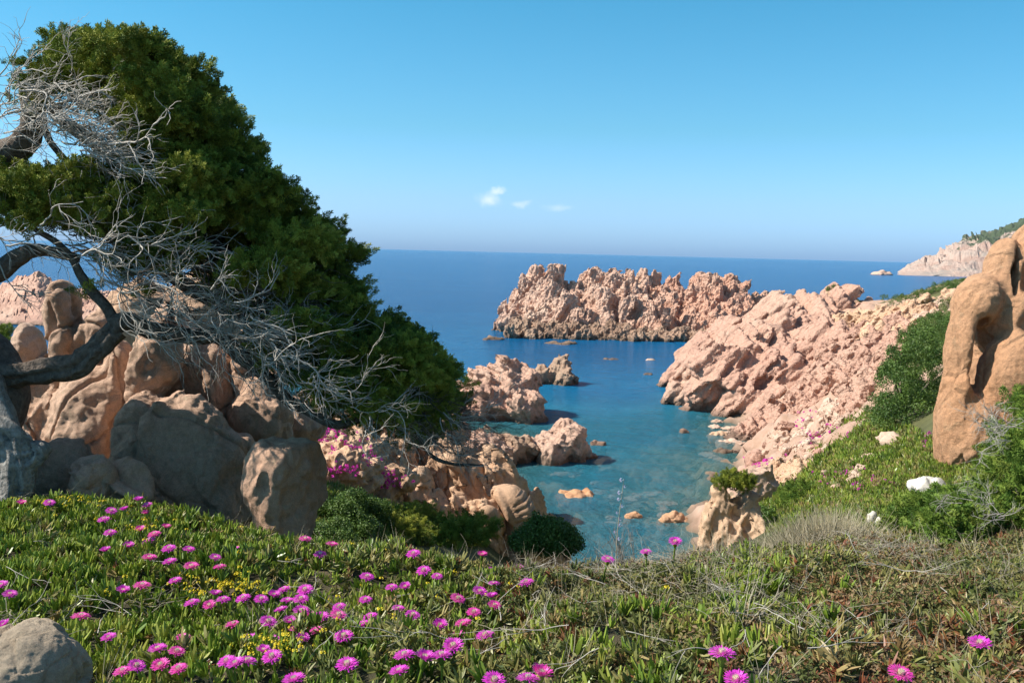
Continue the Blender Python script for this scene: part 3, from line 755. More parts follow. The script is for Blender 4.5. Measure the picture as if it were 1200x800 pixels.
# the tall orange rock at the right edge
rock('orange_pinnacle', [E(1190, 450, 14.5, 58, 104, .6), E(1215, 400, 14.4, 45, 90, .5),
        E(1173, 322, 14.0, 20, 46, .34, 4), E(1168, 352, 13.95, 24, 40, .4), E(1144, 356, 13.85, 25, 34, .42, 20), E(1146, 510, 13.6, 36, 52, .5), E(1184, 374, 13.85, 27, 34, .45), E(1228, 328, 14.0, 44, 80, .6, -6),
        E(1126, 404, 13.8, 16, 50, .34, 3), E(1122, 455, 13.75, 17, 40, .35, 3), E(1124, 505, 13.75, 27, 66, .5, 2), E(1182, 440, 13.55, 32, 54, .5, 8),
        E(1166, 520, 13.6, 34, 60, .5), E(1222, 470, 13.4, 44, 76, .6), E(1160, 372, 14.1, 22, 40, .4),
        E(1149, 410, 13.55, 9, 38, .62, 4, sub=True), E(1146, 440, 13.5, 9, 16, .5, 0, sub=True), E(1187, 318, 13.75, 4, 34, .4, 8, sub=True)],
     .022, .055, M['orange'], [((.5, .5, 1.6), (5, 4, 10), .022, dict(rib=2)), ((.12, .12, .2), (30, 0, 0), .010, dict(rib=1))], fb=(.02, 2.2), snaps=[((.7, .7, 1.5), (3, 4, 10), .07, 'vor', 3)], sm=1,
     label='tall smooth orange granite pinnacle with a dark hollow at the right edge', cat='rock', seed=13)

# rock by the near right bank
rock('bank_rock', [E(838, 605, 17, 24, 52, .35, 6), E(858, 615, 17, 26, 52, .35, -10), E(868, 578, 17.2, 20, 16, .3, 30), E(845, 630, 17, 34, 40, .5)], .03, .1, M['cliff'],
     [((.2, .25, .5), (10, 20, 10), .05, dict(rib=1))], snaps=[((.45, .5, .9), (5, 10, 10), .55, 'vor', 4), ((.2, .3, .4), (0, 10, 10), .4, 'box', 6)], label='sandy two-lobed rock at the water edge right of the near cove', cat='rock', seed=14)
rock('bank_stone', [E(892, 573, 20, 22, 32, .35), E(905, 600, 19, 24, 26, .35)], .03, .08, M['pale'], [((.15, .15, .2), (10, 20, 10), .03, dict(rib=1))], snaps=[((.35, .35, .4), (5, 10, 10), .65, 'vor', 4)], label='broken pale stone right of the small juniper mound', cat='stone', seed=15)
for (px, py, Y, rx, rz, lb, mt) in [
        (1086, 570, 7.7, 22, 12, 'bright white quartz boulder against the right juniper', 'white'),
        (1022, 608, 6.9, 6, 10, 'small pale upright chip left of the right juniper', 'white'),
        (1030, 612, 6.85, 5, 7, 'smallest white chip at the left foot of the right juniper', 'white'),
        (1045, 516, 18.5, 20, 7, 'light grey slab under the big green mastic bush', 'pale'),
        (886, 541, 52, 12, 16, 'rounded pink stone standing on the near right shore', 'rose'),
        (576, 633, 7.6, 14, 8, 'pale broken stone at the right end of the shaded bushes', 'pale'),
        (70, 668, 5.0, 14, 8, 'reddish stone half buried in the left flower bed', 'boulder')]:
    hb = hit(px, py + rz * .9, 3, 120, 200)[0]
    if not np.isnan(hb[0]) and px != 886: Y = hb[1] + rx * hb[1] / FPX * .7
    rock('loose_stone', [E(px, py, Y, rx, rz, rx * Y / FPX), E(px + rx * .4, py + rz * .4, Y, rx * .7, rz * .7, rx * Y / FPX * .6)], max(Y / FPX * 1.5, .008), .03, M[mt],
         [((rx * Y / FPX * .5,) * 3, (20, 10, 30), rx * Y / FPX * .03, dict(rib=1))], snaps=[((rx * Y / FPX * .9,) * 3, (20, 10, 30), .4, 'vor', int(px))], label=lb, cat='stone', seed=int(px) % 40)

def inpoly(px, py, poly):
    r = np.zeros(len(px), bool); n_ = len(poly)
    for i in range(n_):
        x0, y0 = poly[i]; x1, y1 = poly[(i + 1) % n_]
        c = ((y0 > py) != (y1 > py)) & (px < (x1 - x0) * (py - y0) / (y1 - y0 + 1e-9) + x0)
        r ^= c
    return r
def randin(poly, n_):
    a = np.array(poly, float); lo, hi = a.min(0), a.max(0); out = np.zeros((0, 2))
    while len(out) < n_:
        q = RNG.uniform(lo, hi, (n_ * 3, 2)); out = np.concatenate([out, q[inpoly(q[:, 0], q[:, 1], poly)]])
    return out[:n_]
# bare rock breaking out of the right slope
def outcrop(poly, n_, pxsize, mat, label, seed, rot=(15, 35, 10), flat=.8):
    rs = np.random.default_rng(seed); random.seed(seed)
    a = np.array(poly, float); lo, hi = a.min(0), a.max(0); q = np.zeros((0, 2))
    while len(q) < n_:
        t = rs.uniform(lo, hi, (n_ * 3, 2)); q = np.concatenate([q, t[inpoly(t[:, 0], t[:, 1], poly)]])
    q = q[:n_]; hp = hit(q[:, 0], q[:, 1], 9); hp = hp[~np.isnan(hp[:, 0])]
    pr = []
    for h_ in hp:
        s_ = pxsize * h_[1] / FPX * rs.uniform(.5, 1.3)
        pr.append(('b', h_, np.array([s_, s_ * rs.uniform(.8, 1.6), s_ * flat * rs.uniform(.5, 1.1)]), rotm(rs.uniform(-25, 25), rs.uniform(-35, 15), rs.uniform(0, 180)), False, .15))
    Ym = hp[:, 1].mean(); S = pxsize * Ym / FPX
    return rock('rock_outcrop', pr, max(Ym / FPX * 1.7, .035), S * .2, mat, [((S * .5,) * 3, rot, S * .12, dict(rib=1))], snaps=[((S * 1.5, S * 1.8, S * 2), rot, .65, 'vor', seed), ((S * .7, S * .9, S * 1.1), rot, .6, 'box', seed)], smooth=False, sm=1,
                label=label, cat='rock', seed=seed)
outcrop([(866, 500), (930, 470), (960, 420), (990, 385), (1002, 440), (965, 500), (900, 545), (868, 545)], 170, 13, M['rose'], 'weathered pink rock apron running from the promontory down to the shore stones', 66)
outcrop([(985, 455), (1000, 405), (1055, 382), (1085, 395), (1060, 430), (1020, 470), (1000, 495)], 80, 12, M['rose'], 'pink rocks stepping down the slope left of the bushes', 67)
outcrop([(935, 345), (985, 350), (1020, 385), (1010, 430), (985, 440), (960, 400)], 60, 11, M['cliff'], 'pale sandy rock shoulder where the promontory meets the slope', 61)
outcrop([(985, 380), (1040, 378), (1070, 372), (1050, 410), (1020, 450), (1000, 490), (965, 490)], 90, 12, M['rose'], 'broad fractured pink outcrop between the promontory and the green bushes', 62)
outcrop([(1000, 372), (1050, 362), (1095, 350), (1125, 343), (1122, 352), (1080, 372), (1055, 395), (1020, 400)], 60, 9, M['cliff'], 'band of pale broken rock along the ridge above the green bushes', 63)
outcrop([(900, 505), (940, 497), (985, 480), (995, 500), (960, 520), (925, 545), (905, 540)], 50, 11, M['pale'], 'jumble of pale pink blocks at the foot of the slope by the shore', 64)
outcrop([(905, 545), (940, 540), (950, 575), (910, 590), (885, 580)], 26, 12, M['cliff'], 'broken sandy rocks above the small bright green bush', 65)

# stones lying on the hillside: parts of it
stone_meshes = []
for i in range(8):
    pr = [('b', np.zeros(3), np.array([.5, .42, .36]), rotm(*RNG.uniform(-30, 30, 3)), False, .55), ('e', RNG.uniform(-.2, .2, 3), np.array([.45, .5, .4]), rotm(0, 0, 0), False)]
    V, F = sdf_mesh(pr, .075, .1); N = vnormals(V, F)
    V = V + N * (crag(V, (.45, .45, .45), (i * 20, 10, i * 33), .16, seed=i * 5) + .04 * fbm(V * 4, 3, i))[:, None]
    me = mesh_np('stone', V, F, False); me.materials.append(M['pale'] if i % 4 else M['rose']); stone_meshes.append(me)
cnt = 0
hits_s = [(randin([(893, 505), (930, 498), (985, 470), (1000, 430), (1060, 395), (1130, 350), (1125, 340), (1060, 380), (1010, 400), (1000, 500), (935, 560), (880, 600), (855, 600), (905, 545)], 150), 9, 3.6),
          (randin([(935, 560), (990, 540), (1060, 530), (1080, 560), (930, 590)], 9), 10, 4),
          (randin([(965, 385), (1010, 375), (1060, 360), (1120, 345), (1090, 380), (1010, 440), (985, 440)], 80), 8, 3),
          (randin([(350, 500), (470, 510), (450, 570), (380, 570)], 26), 14, 6)]
for pts, big, small in hits_s:
    hp = hit(pts[:, 0], pts[:, 1], 9)
    for (px, py), q in zip(pts, hp):
        if np.isnan(q[0]) or q[2] < .05: continue
        if cnt >= 210: break
        s = (small + (big - small) * random.random() ** 1.8) * q[1] / FPX * 1.7
        o = link('stone', random.choice(stone_meshes), loc=(q[0], q[1], q[2] + s * .1), parent=hill)
        o.rotation_euler = (random.uniform(-.4, .4), random.uniform(-.4, .4), random.uniform(0, 6.28)); o.scale = (s * random.uniform(.8, 1.3), s, s * random.uniform(.7, 1.2)); cnt += 1

# shore stones in the shallows: part of the hillside too
pts = randin([(832, 492), (900, 496), (905, 520), (880, 545), (865, 548), (860, 525), (838, 508)], 34)
for px, py in pts:
    q = PZ(px, py, 0); s = random.uniform(4, 10) * q[1] / FPX
    o = link('stone', random.choice(stone_meshes), loc=(q[0], q[1], .0), parent=hill)
    o.rotation_euler = (0, 0, random.uniform(0, 6.28)); o.scale = (s * 1.6, s * 1.3, s * random.uniform(.5, .8))

for poly_, n__ in (([(690, 560), (740, 575), (820, 580), (815, 618), (700, 615)], 26), ([(600, 540), (690, 545), (670, 562), (640, 560)], 10), ([(840, 500), (870, 520), (850, 545), (820, 530)], 10)):
    for px, py in randin(poly_, n__):
        q = PZ(px, py, -.3); s = random.uniform(5, 15) * q[1] / FPX
        o = link('stone', random.choice(stone_meshes), loc=(q[0], q[1], -.30), parent=hill)
        o.rotation_euler = (0, 0, random.uniform(0, 6.28)); o.scale = (s * 1.6, s * 1.3, min(.5, s * .5))

# ------------------------------------------------------------------ far headland and far left shore
def headland(name, sil, base, Y0, dY, nx, ny, mat, amp, kind='structure', seed=0, zbase=-2):
    x0, x1 = sil[0][0], sil[-1][0]
    a = np.linspace(x0, x1, nx); t = np.linspace(-.1, 1.5, ny)
    A, T = np.meshgrid(a, t, indexing='ij')
    Yd = Y0 + dY * T
    s_y = np.interp(A, *zip(*sil)); b_y = np.interp(A, *zip(*base))
    tt = np.clip(T, 0, 1)
    Q = P(A, s_y, Y0 + dY)
    top = Q[..., 2]
    z = np.where(T < 0, zbase, top * np.where(T <= 1, tt ** .8, 1 - (T - 1) ** 2 * 1.5))
    X = P(A, np.full_like(A, 400.), Yd)[..., 0]
    V = np.stack([X, Yd, z], -1).reshape(-1, 3)
    c = crag(V, (amp * 5, amp * 5, amp * 4), (10, 20, 20), amp * 1.6, seed=seed) + crag(V, (amp * 2, amp * 2, amp * 1.6), (10, 30, 20), amp * .7, seed=seed + 3) + amp * fbm(V / (amp * 8), 4, seed)
    V[:, 2] += c * np.clip(V[:, 2] / (amp * 3), 0, 1)
    V[:, 1] += c * .8
    return link(name, mesh_np(name, V, gridF(nx, ny)[:, ::-1] if False else gridF(nx, ny), False), mat, kind=kind)
m, n, l, bs = newmat('headland_rock_and_scrub')
pos = n.new('ShaderNodeNewGeometry').outputs['Position']
rk = ramp(n, l, noise(n, l, pos, .03, 8, .7), [(.35, (.42, .26, .20)), (.5, (.50, .36, .29)), (.65, (.36, .30, .25))])
sp = n.new('ShaderNodeSeparateXYZ'); l.new(pos, sp.inputs[0])
vm = n.new('ShaderNodeMath'); vm.operation = 'MULTIPLY_ADD'; l.new(noise(n, l, pos, .02, 9, .75, .5), vm.inputs[0]); vm.inputs[1].default_value = 170
l.new(sp.outputs[2], vm.inputs[2])
cc = mixc(n, l, maprange(n, l, vm.outputs[0], 116, 126), rk, (.06, .085, .04))
l.new(cc, bs.inputs['Base Color']); bs.inputs['Roughness'].default_value = .9
bb = n.new('ShaderNodeBump'); bb.inputs['Strength'].default_value = 1; bb.inputs['Distance'].default_value = 4
l.new(noise(n, l, pos, .12, 8, .75), bb.inputs['Height']); l.new(bb.outputs[0], bs.inputs['Normal'])
headland('far_headland', [(1042, 322), (1062, 312), (1085, 302), (1110, 288), (1140, 275), (1165, 268), (1190, 263), (1230, 252), (1320, 235), (1450, 225)],
         [(1042, 322), (1450, 326)], 900, 260, 240, 80, m, 4.0, seed=5)
headland('left_shore', [(-120, 352), (-40, 345), (0, 340), (20, 330), (45, 322), (62, 338), (90, 345), (140, 350), (200, 372)],
         [(-120, 372), (200, 374)], 140, 22, 200, 60, M['rose'], .55, seed=8)

# ------------------------------------------------------------------ wood: swept tubes
class Tubes:
    def __init__(s): s.V = []; s.F = []; s.n = 0
    def add(s, pts, rad, sides=6, groove=0.0, seed=0):
        pts = np.asarray(pts, float); rad = np.asarray(rad, float); k = len(pts)
        T = np.gradient(pts, axis=0); T /= np.linalg.norm(T, axis=1, keepdims=True) + 1e-9
        up = np.array([.31, .9, .29]); U = np.cross(T, up); U /= np.linalg.norm(U, axis=1, keepdims=True) + 1e-9
        W = np.cross(T, U)
        a = np.linspace(0, 2 * math.pi, sides, endpoint=False)
        r = np.repeat(rad[:, None], sides, 1)
        if groove:
            tw = np.linspace(0, 3, k)[:, None]
            r = r * (1 + groove * (np.sin(3 * a[None] + tw + seed) * .6 + np.sin(7 * a[None] + tw * 2 + seed * 2) * .4)
                     + groove * .7 * vnoise(np.stack([np.broadcast_to(np.cos(a), r.shape) * 1.5, np.broadcast_to(np.sin(a), r.shape) * 1.5, np.repeat(np.linspace(0, k * .35, k)[:, None], sides, 1)], -1), seed))
        R = pts[:, None] + r[..., None] * (np.cos(a)[None, :, None] * U[:, None] + np.sin(a)[None, :, None] * W[:, None])
        i, j = np.meshgrid(np.arange(k - 1), np.arange(sides), indexing='ij')
        b = s.n + i * sides + j; c = s.n + i * sides + (j + 1) % sides
        s.F.append(np.stack([b, c, c + sides, b + sides], -1).reshape(-1, 4)); s.V.append(R.reshape(-1, 3)); s.n += k * sides
    def mesh(s, name, origin=(0, 0, 0)): return mesh_np(name, np.concatenate(s.V) - np.array(origin), np.concatenate(s.F), True)
def smooth_path(pts, m=8):
    pts = np.asarray(pts, float); k = len(pts)
    Pp = np.vstack([2 * pts[0] - pts[1], pts, 2 * pts[-1] - pts[-2]]); out = []
    for i in range(k - 1):
        p0, p1, p2, p3 = Pp[i:i + 4]
        for t in np.linspace(0, 1, m, endpoint=False):
            out.append(.5 * ((2 * p1) + (-p0 + p2) * t + (2 * p0 - 5 * p1 + 4 * p2 - p3) * t * t + (-p0 + 3 * p1 - 3 * p2 + p3) * t ** 3))
    out.append(pts[-1]); return np.array(out)
def limb(T, pix, r0, r1, m=8, sides=12, groove=.14, seed=0, wob=.02):
    """pix: list of (px, py, Y)"""
    pts = smooth_path([P(*q) for q in pix], m)
    pts = pts + wob * np.stack([vnoise(pts * 3 + s_, seed) for s_ in (0, 9, 18)], -1)
    T.add(pts, np.linspace(r0, r1, len(pts)), sides, groove, seed)
    return pts
def twigs(T, start, d, length, r, depth, rr, curl=.5, wind=(.25, 0, 0), spread=.8, n_child=3):
    k = max(5, int(length / .035)); k = min(k, 14)
    p = np.array(start, float); d = np.array(d, float); pts = [p.copy()]
    for i in range(k):
        d = d + curl * rr.normal(0, .5, 3) + np.array(wind) * .25; d /= np.linalg.norm(d)
        p = p + d * length / k; pts.append(p.copy())
    T.add(pts, np.linspace(r, r * .35, len(pts)), 4 if r > .006 else 3)
    if depth > 0:
        for c in range(n_child):
            j = rr.integers(1, k)
            dd_ = pts[j] - pts[j - 1]; dd_ /= np.linalg.norm(dd_)
            dd_ = dd_ + spread * rr.normal(0, .6, 3); dd_ /= np.linalg.norm(dd_)
            twigs(T, pts[j], dd_, length * rr.uniform(.45, .75), r * .62, depth - 1, rr, curl, wind, spread, n_child)

# ------------------------------------------------------------------ scattering by geometry nodes (stuff only)
def scatter_group(coll):
    ng = bpy.data.node_groups.new('scatter_' + coll.name, 'GeometryNodeTree')
    ng.interface.new_socket('Geometry', in_out='INPUT', socket_type='NodeSocketGeometry')
    ng.interface.new_socket('Geometry', in_out='OUTPUT', socket_type='NodeSocketGeometry')
    N = ng.nodes; L = ng.links
    gi = N.new('NodeGroupInput'); go = N.new('NodeGroupOutput')
    ip = N.new('GeometryNodeInstanceOnPoints'); ci = N.new('GeometryNodeCollectionInfo')
    ci.inputs['Collection'].default_value = coll; ci.inputs['Separate Children'].default_value = True; ci.inputs['Reset Children'].default_value = True
    def attr(nm, t):
        a = N.new('GeometryNodeInputNamedAttribute'); a.data_type = t; a.inputs[0].default_value = nm; return a.outputs[0]
    L.new(gi.outputs[0], ip.inputs['Points']); L.new(ci.outputs[0], ip.inputs['Instance'])
    ip.inputs['Pick Instance'].default_value = True
    L.new(attr('idx', 'INT'), ip.inputs['Instance Index'])
    er = N.new('FunctionNodeEulerToRotation'); L.new(attr('rot', 'FLOAT_VECTOR'), er.inputs[0]); L.new(er.outputs[0], ip.inputs['Rotation'])
    L.new(attr('scl', 'FLOAT_VECTOR'), ip.inputs['Scale']); L.new(ip.outputs[0], go.inputs[0])
    return ng
def protos(name, meshes):
    c = bpy.data.collections.new(name)
    for i, (me, mat) in enumerate(meshes):
        me.materials.append(mat)
        o = bpy.data.objects.new('%s_%02d' % (name, i), me); c.objects.link(o)
    return scatter_group(c), len(meshes)
def scatter(name, group, pts, rot, scl, idx=None, **kw):
    ng, cnt_ = group; pts = np.asarray(pts, np.float32); n_ = len(pts)
    base = pts.mean(0); base[2] = pts[:, 2].min()
    me = bpy.data.meshes.new(name); me.vertices.add(n_); me.vertices.foreach_set('co', (pts - base).ravel())
    if idx is None: idx = RNG.integers(0, cnt_, n_)
    scl = np.asarray(scl, float); scl = np.repeat(scl[:, None], 3, 1) if scl.ndim == 1 else scl
    a = me.attributes.new('rot', 'FLOAT_VECTOR', 'POINT'); a.data.foreach_set('vector', np.asarray(rot, np.float32).ravel())
    a = me.attributes.new('scl', 'FLOAT_VECTOR', 'POINT'); a.data.foreach_set('vector', np.asarray(scl, np.float32).ravel())
    a = me.attributes.new('idx', 'INT', 'POINT'); a.data.foreach_set('value', np.asarray(idx, np.int32))
    par = kw.pop('parent', None)
    o = link(name, me, None, loc=tuple(float(v) for v in base), **kw)
    if par is not None: keep_under(o, par)
    md = o.modifiers.new('scatter', 'NODES'); md.node_group = ng
    return o

def blades(n_, L, W, splay, seed, thick=.6, curve=.4, h0=0.0, base_r=.3, sides=3, seg=3, tip=.25, round_=0):
    """a clump of upright fleshy or thin leaves"""
    r = np.random.default_rng(seed); V = []; F = []; k = 0
    for i in range(n_):
        az = r.uniform(0, 6.283); tl = splay * r.uniform(.1, 1); ln = L * r.uniform(.6, 1.1)
        p = np.array([math.cos(az + r.normal(0, .5)), math.sin(az), 0]) * L * base_r * r.uniform(0, 1); p[2] = h0 * r.uniform(0, 1)
        out = np.array([math.cos(az), math.sin(az), 0])
        for s in range(seg + 1):
            t = s / seg
            a_ = tl * (1 - curve * t)
            if s: p = p + (out * math.sin(a_) + np.array([0, 0, math.cos(a_)])) * ln / seg
            d = out * math.sin(a_) + np.array([0, 0, math.cos(a_)]); U = np.cross(d, out + np.array([0, 0, .01])); 
            U = np.array([-math.sin(az), math.cos(az), 0]); Wv = np.cross(d, U)
            wdt = W * (1 - (1 - tip) * t ** 2.2) * (.75 + .25 * min(1, 3 * t))
            for q in range(sides):
                aa = 2 * math.pi * q / sides + math.pi / 2
                V.append(p + wdt * .5 * (math.cos(aa) * U + thick * math.sin(aa) * Wv))
            if s:
                for q in range(sides):
                    b = k + (s - 1) * sides + q; c = k + (s - 1) * sides + (q + 1) % sides
                    F.append((b, c, c + sides, b + sides))
        k += (seg + 1) * sides
    return mesh_np('leaf_clump', V, F, False)
def tuft(n_, R, L, W, seed, flat=.7, up=.5):
    """a feathery spray: short sprigs along an axis, narrowing to the tip"""
    r = np.random.default_rng(seed); V = []; F = []; k = 0
    bend = r.normal(0, .15, 2)
    for i in range(n_):
        t = r.uniform(0, 1); rad_ = R * (.75 - .55 * t) * r.uniform(.2, 1)
        a_ = r.uniform(0, 6.283); p = np.array([math.cos(a_) * rad_ + bend[0] * t * t * R, math.sin(a_) * rad_ + bend[1] * t * t * R, t * R * 2.1 - R * .5])
        d2 = np.array([math.cos(a_) * .8, math.sin(a_) * .8, .75]) + r.normal(0, .45, 3); d2 /= np.linalg.norm(d2)
        U = np.cross(d2, [.3, .5, .8]); U /= np.linalg.norm(U); Wv = np.cross(d2, U); ln = L * r.uniform(.6, 1.3)
        a = [p + W * (.5 * U), p + W * (-.25 * U + .43 * Wv), p + W * (-.25 * U - .43 * Wv)]
        mdl = [q + d2 * ln * .6 + (q - p) * .3 for q in a]
        tp = p + d2 * ln
        V += a + mdl + [tp, tp + U * W * .1]
        for q in range(3): F.append((k + q, k + (q + 1) % 3, k + 3 + (q + 1) % 3, k + 3 + q))
        F += [(k + 3, k + 4, k + 6, k + 7), (k + 4, k + 5, k + 6, k + 7), (k + 5, k + 3, k + 6, k + 7)]
        k += 8
    return mesh_np('tuft', V, F, False)
def leafball(n_, R, L, W, seed, up=.3):
    r = np.random.default_rng(seed); V = []; F = []
    for i in range(n_):
        d = r.normal(0, 1, 3); d[2] += up; d /= np.linalg.norm(d); p = d * R * r.uniform(.4, 1)
        nrm = d + r.normal(0, .6, 3); nrm /= np.linalg.norm(nrm); U = np.cross(nrm, r.normal(0, 1, 3)); U /= np.linalg.norm(U); Wv = np.cross(nrm, U)
        ln = L * r.uniform(.7, 1.2)
        k = len(V); V += [p - U * ln / 2, p + Wv * W / 2 + nrm * W * .1, p + U * ln / 2, p - Wv * W / 2 + nrm * W * .1]; F.append((k, k + 1, k + 2, k + 3))
    return mesh_np('leaf_ball', V, F, False)

JUN = [(.06, .10, .018), (.16, .20, .028), (.28, .31, .04), (.40, .39, .07)]
JUNL = [(.06, .12, .02), (.11, .19, .03), (.18, .26, .04), (.26, .31, .06)]
M['juniper'] = foliage('juniper_foliage', JUN, .6, .12, .15)
M['juniper_light'] = foliage('bright_juniper_foliage', JUNL, .6, .2, .15)
M['mastic'] = foliage('mastic_leaves', [(.05, .095, .018), (.08, .14, .022), (.13, .19, .035)], .5, .2, .3)
M['bark'] = plain('juniper_bark', (.15, .115, .09), .9, .55, 22, 1, .05)
M['deadwood'] = plain('bleached_deadwood', (.40, .36, .31), .85, .35, 30, .5, .01)
M['greywood'] = plain('grey_weathered_trunk', (.26, .24, .215), .85, .6, 18, 1, .05)
G_JUN = protos('juniper_sprig', [(tuft(120, .075, .026, .0055, s), M['juniper']) for s in range(4)])
G_JUNL = protos('bright_sprig', [(tuft(120, .08, .03, .0058, s + 10), M['juniper_light']) for s in range(4)])
G_MAS = protos('mastic_sprig', [(leafball(60, .14, .05, .025, s + 20), M['mastic']) for s in range(4)])

def clump_points(centers, radii, per_m2, up_only=.0, seed=0, stretch=(1, 1, .8)):
    """points spread over the outside of many overlapping ellipsoid clumps"""
    r = np.random.default_rng(seed); out = []; nrm = []; ci = []
    for i, (c, R) in enumerate(zip(centers, radii)):
        k = max(6, int(per_m2 * 12.57 * R * R))
        d = r.normal(0, 1, (k, 3)); d /= np.linalg.norm(d, axis=1, keepdims=True)
        keep = d[:, 2] > -1 + up_only; d = d[keep]
        q = c + d * R * np.array(stretch) * r.uniform(.72, 1.08, (len(d), 1))
        out.append(q); nrm.append(d); ci.append(np.full(len(d), i))
    Q = np.concatenate(out); Nn = np.concatenate(nrm); ci = np.concatenate(ci)
    keep = np.ones(len(Q), bool)
    for i, (c, R) in enumerate(zip(centers, radii)):
        dd_ = np.linalg.norm((Q - c) / np.array(stretch), axis=1)
        keep &= ~((dd_ < R * .62) & (ci != i))
    return Q[keep], Nn[keep]
def dir_rot(N, jit=.4, wind=(0, 0, 0)):
    """euler angles that turn +Z towards each normal"""
    N = N + RNG.normal(0, jit, N.shape) + np.array(wind); N[:, 2] += .35; N /= np.linalg.norm(N, axis=1, keepdims=True)
    th = np.arccos(np.clip(N[:, 2], -1, 1)); ph = np.arctan2(N[:, 1], N[:, 0])
    # R = Rz(ph) * Ry(th)
    return np.stack([np.zeros(len(N)), th, ph], -1)

# ------------------------------------------------------------------ the wind-bent juniper
TY = 8.3
tree = bpy.data.objects.new('juniper_tree', None); C.objects.link(tree)
tree.location = (float(P(-60, 560, TY)[0]), TY, 9.8)
tree['label'] = 'large wind-bent juniper with silvery dead branches leaning over the left side'; tree['category'] = 'tree'
T = Tubes()
limb(T, [(-120, 640, 7.9), (-60, 560, 7.8), (-20, 470, 7.9), (-60, 380, 8.2), (-90, 300, 8.4), (-70, 230, 8.4), (-80, 190, 8.4)], .34, .16, 8, 20, .16, 1)
limb(T, [(-85, 200, 8.35), (-50, 188, 8.35), (-5, 182, 8.3), (25, 168, 8.3), (41, 138, 8.3), (38, 100, 8.3), (60, 80, 8.4)], .15, .06, 10, 16, .2, 2)
keep_under(link('trunk', T.mesh('trunk'), M['bark']), tree)
T = Tubes()
limb(T, [(-70, 640, 7.4), (-20, 600, 7.4), (15, 545, 7.45), (5, 500, 7.5), (-20, 440, 7.6)], .17, .10, 10, 36, .5, 3)
limb(T, [(-10, 640, 7.3), (0, 600, 7.35), (20, 555, 7.4), (45, 530, 7.45), (15, 522, 7.5), (-20, 500, 7.6)], .11, .04, 8, 28, .5, 5)
limb(T, [(-60, 510, 7.4), (-10, 500, 7.4), (15, 520, 7.4), (20, 560, 7.35), (8, 620, 7.3)], .07, .09, 8, 28, .5, 7)
keep_under(link('dead_stump', T.mesh('dead_stump'), M['greywood'], label='bleached grey split stump wood at the foot of the juniper'), tree)
T = Tubes()
limb(T, [(-80, 425, 7.9), (-30, 436, 7.9), (20, 436, 7.9), (60, 432, 7.9), (95, 425, 7.9), (118, 405, 7.9), (136, 385, 7.95)], .095, .085, 10, 32, .3, 11)
keep_under(link('limb', T.mesh('limb'), M['bark'], label='thick bare horizontal limb in front of the split pinnacle'), tree)
limbs_spec = [
    ([(136, 385, 7.95), (150, 375, 8.0), (175, 385, 8.1), (215, 392, 8.2), (255, 395, 8.3), (290, 425, 8.3), (330, 462, 8.3), (365, 485, 8.3), (400, 499, 8.3), (428, 488, 8.3), (455, 482, 8.3)], .075, .03),
    ([(455, 482, 8.3), (480, 498, 8.3), (505, 530, 8.3), (530, 545, 8.35), (560, 548, 8.4)], .025, .008),
    ([(136, 385, 7.95), (115, 345, 8.0), (95, 320, 8.05), (70, 290, 8.1), (40, 270, 8.2)], .045, .02),
    ([(-60, 330, 8.1), (-10, 322, 8.0), (20, 300, 8.0), (50, 292, 8.1), (90, 300, 8.2)], .09, .03),
    ([(-60, 200, 8.3), (30, 240, 8.3), (120, 265, 8.4), (220, 330, 8.4), (320, 390, 8.4), (430, 430, 8.4), (520, 460, 8.4)], .10, .02),
    ([(38, 110, 8.3), (80, 140, 8.3), (140, 190, 8.4), (220, 260, 8.5), (300, 320, 8.5), (400, 390, 8.5), (470, 420, 8.5)], .055, .02),
    ([(38, 110, 8.3), (90, 90, 8.4), (160, 90, 8.4), (240, 130, 8.5), (300, 200, 8.5), (370, 280, 8.5)], .05, .015),
    ([(-40, 190, 8.5), (40, 210, 8.4), (110, 225, 8.3), (150, 230, 8.3)], .05, .015),
    ([(42, 130, 8.3), (62, 170, 8.3), (85, 200, 8.4), (130, 240, 8.5), (200, 280, 8.5)], .03, .012),
    ([(290, 425, 8.3), (300, 380, 8.4), (340, 350, 8.4), (400, 340, 8.4)], .035, .012)]
LP_ = []
for i, (pix, a, b) in enumerate(limbs_spec):
    T = Tubes(); LP_.append(limb(T, pix, a, b, 8, 14, .25, 20 + i, .04))
    keep_under(link('limb', T.mesh('limb'), M['bark']), tree)
# dead silvery twigs
T = Tubes(); rr = np.random.default_rng(5)
def twig_patch(poly, n_, ln, r, d=(.9, 0, .1), sy=.5, Yc=None, depth=2, nch=4, sp=.6, curl=.55):
    q = randin(poly, n_)
    for px, py in q:
        Y = (Yc or TY - .45) + rr.uniform(-sy, sy)
        dd_ = np.array(d) + rr.normal(0, .35, 3)
        twigs(T, P(px, py, Y), dd_ / np.linalg.norm(dd_), ln * rr.uniform(.6, 1.3), r * rr.uniform(.6, 1.3), depth, rr, curl, (.25, 0, 0), sp, nch)
twig_patch([(-20, 90), (45, 90), (110, 95), (60, 130), (-20, 190)], 34, .5, .007, (.9, 0, .15))
twig_patch([(40, 80), (110, 95), (140, 140), (60, 130)], 22, .42, .007, (.8, 0, -.2))
twig_patch([(45, 120), (120, 150), (170, 200), (120, 190), (60, 160)], 30, .45, .008, (.8, 0, -.35))
twig_patch([(-20, 250), (60, 250), (110, 270), (60, 300), (-20, 300)], 14, .5, .007, (.9, 0, -.1))
twig_patch([(60, 250), (170, 270), (200, 330), (150, 380), (90, 310)], 34, .5, .007, (.8, 0, -.35))
twig_patch([(190, 310), (280, 330), (320, 400), (230, 400), (150, 380)], 38, .5, .007, (.8, 0, -.3))
twig_patch([(280, 340), (330, 400), (380, 460), (320, 440), (270, 390)], 44, .5, .0075, (.8, 0, -.45))
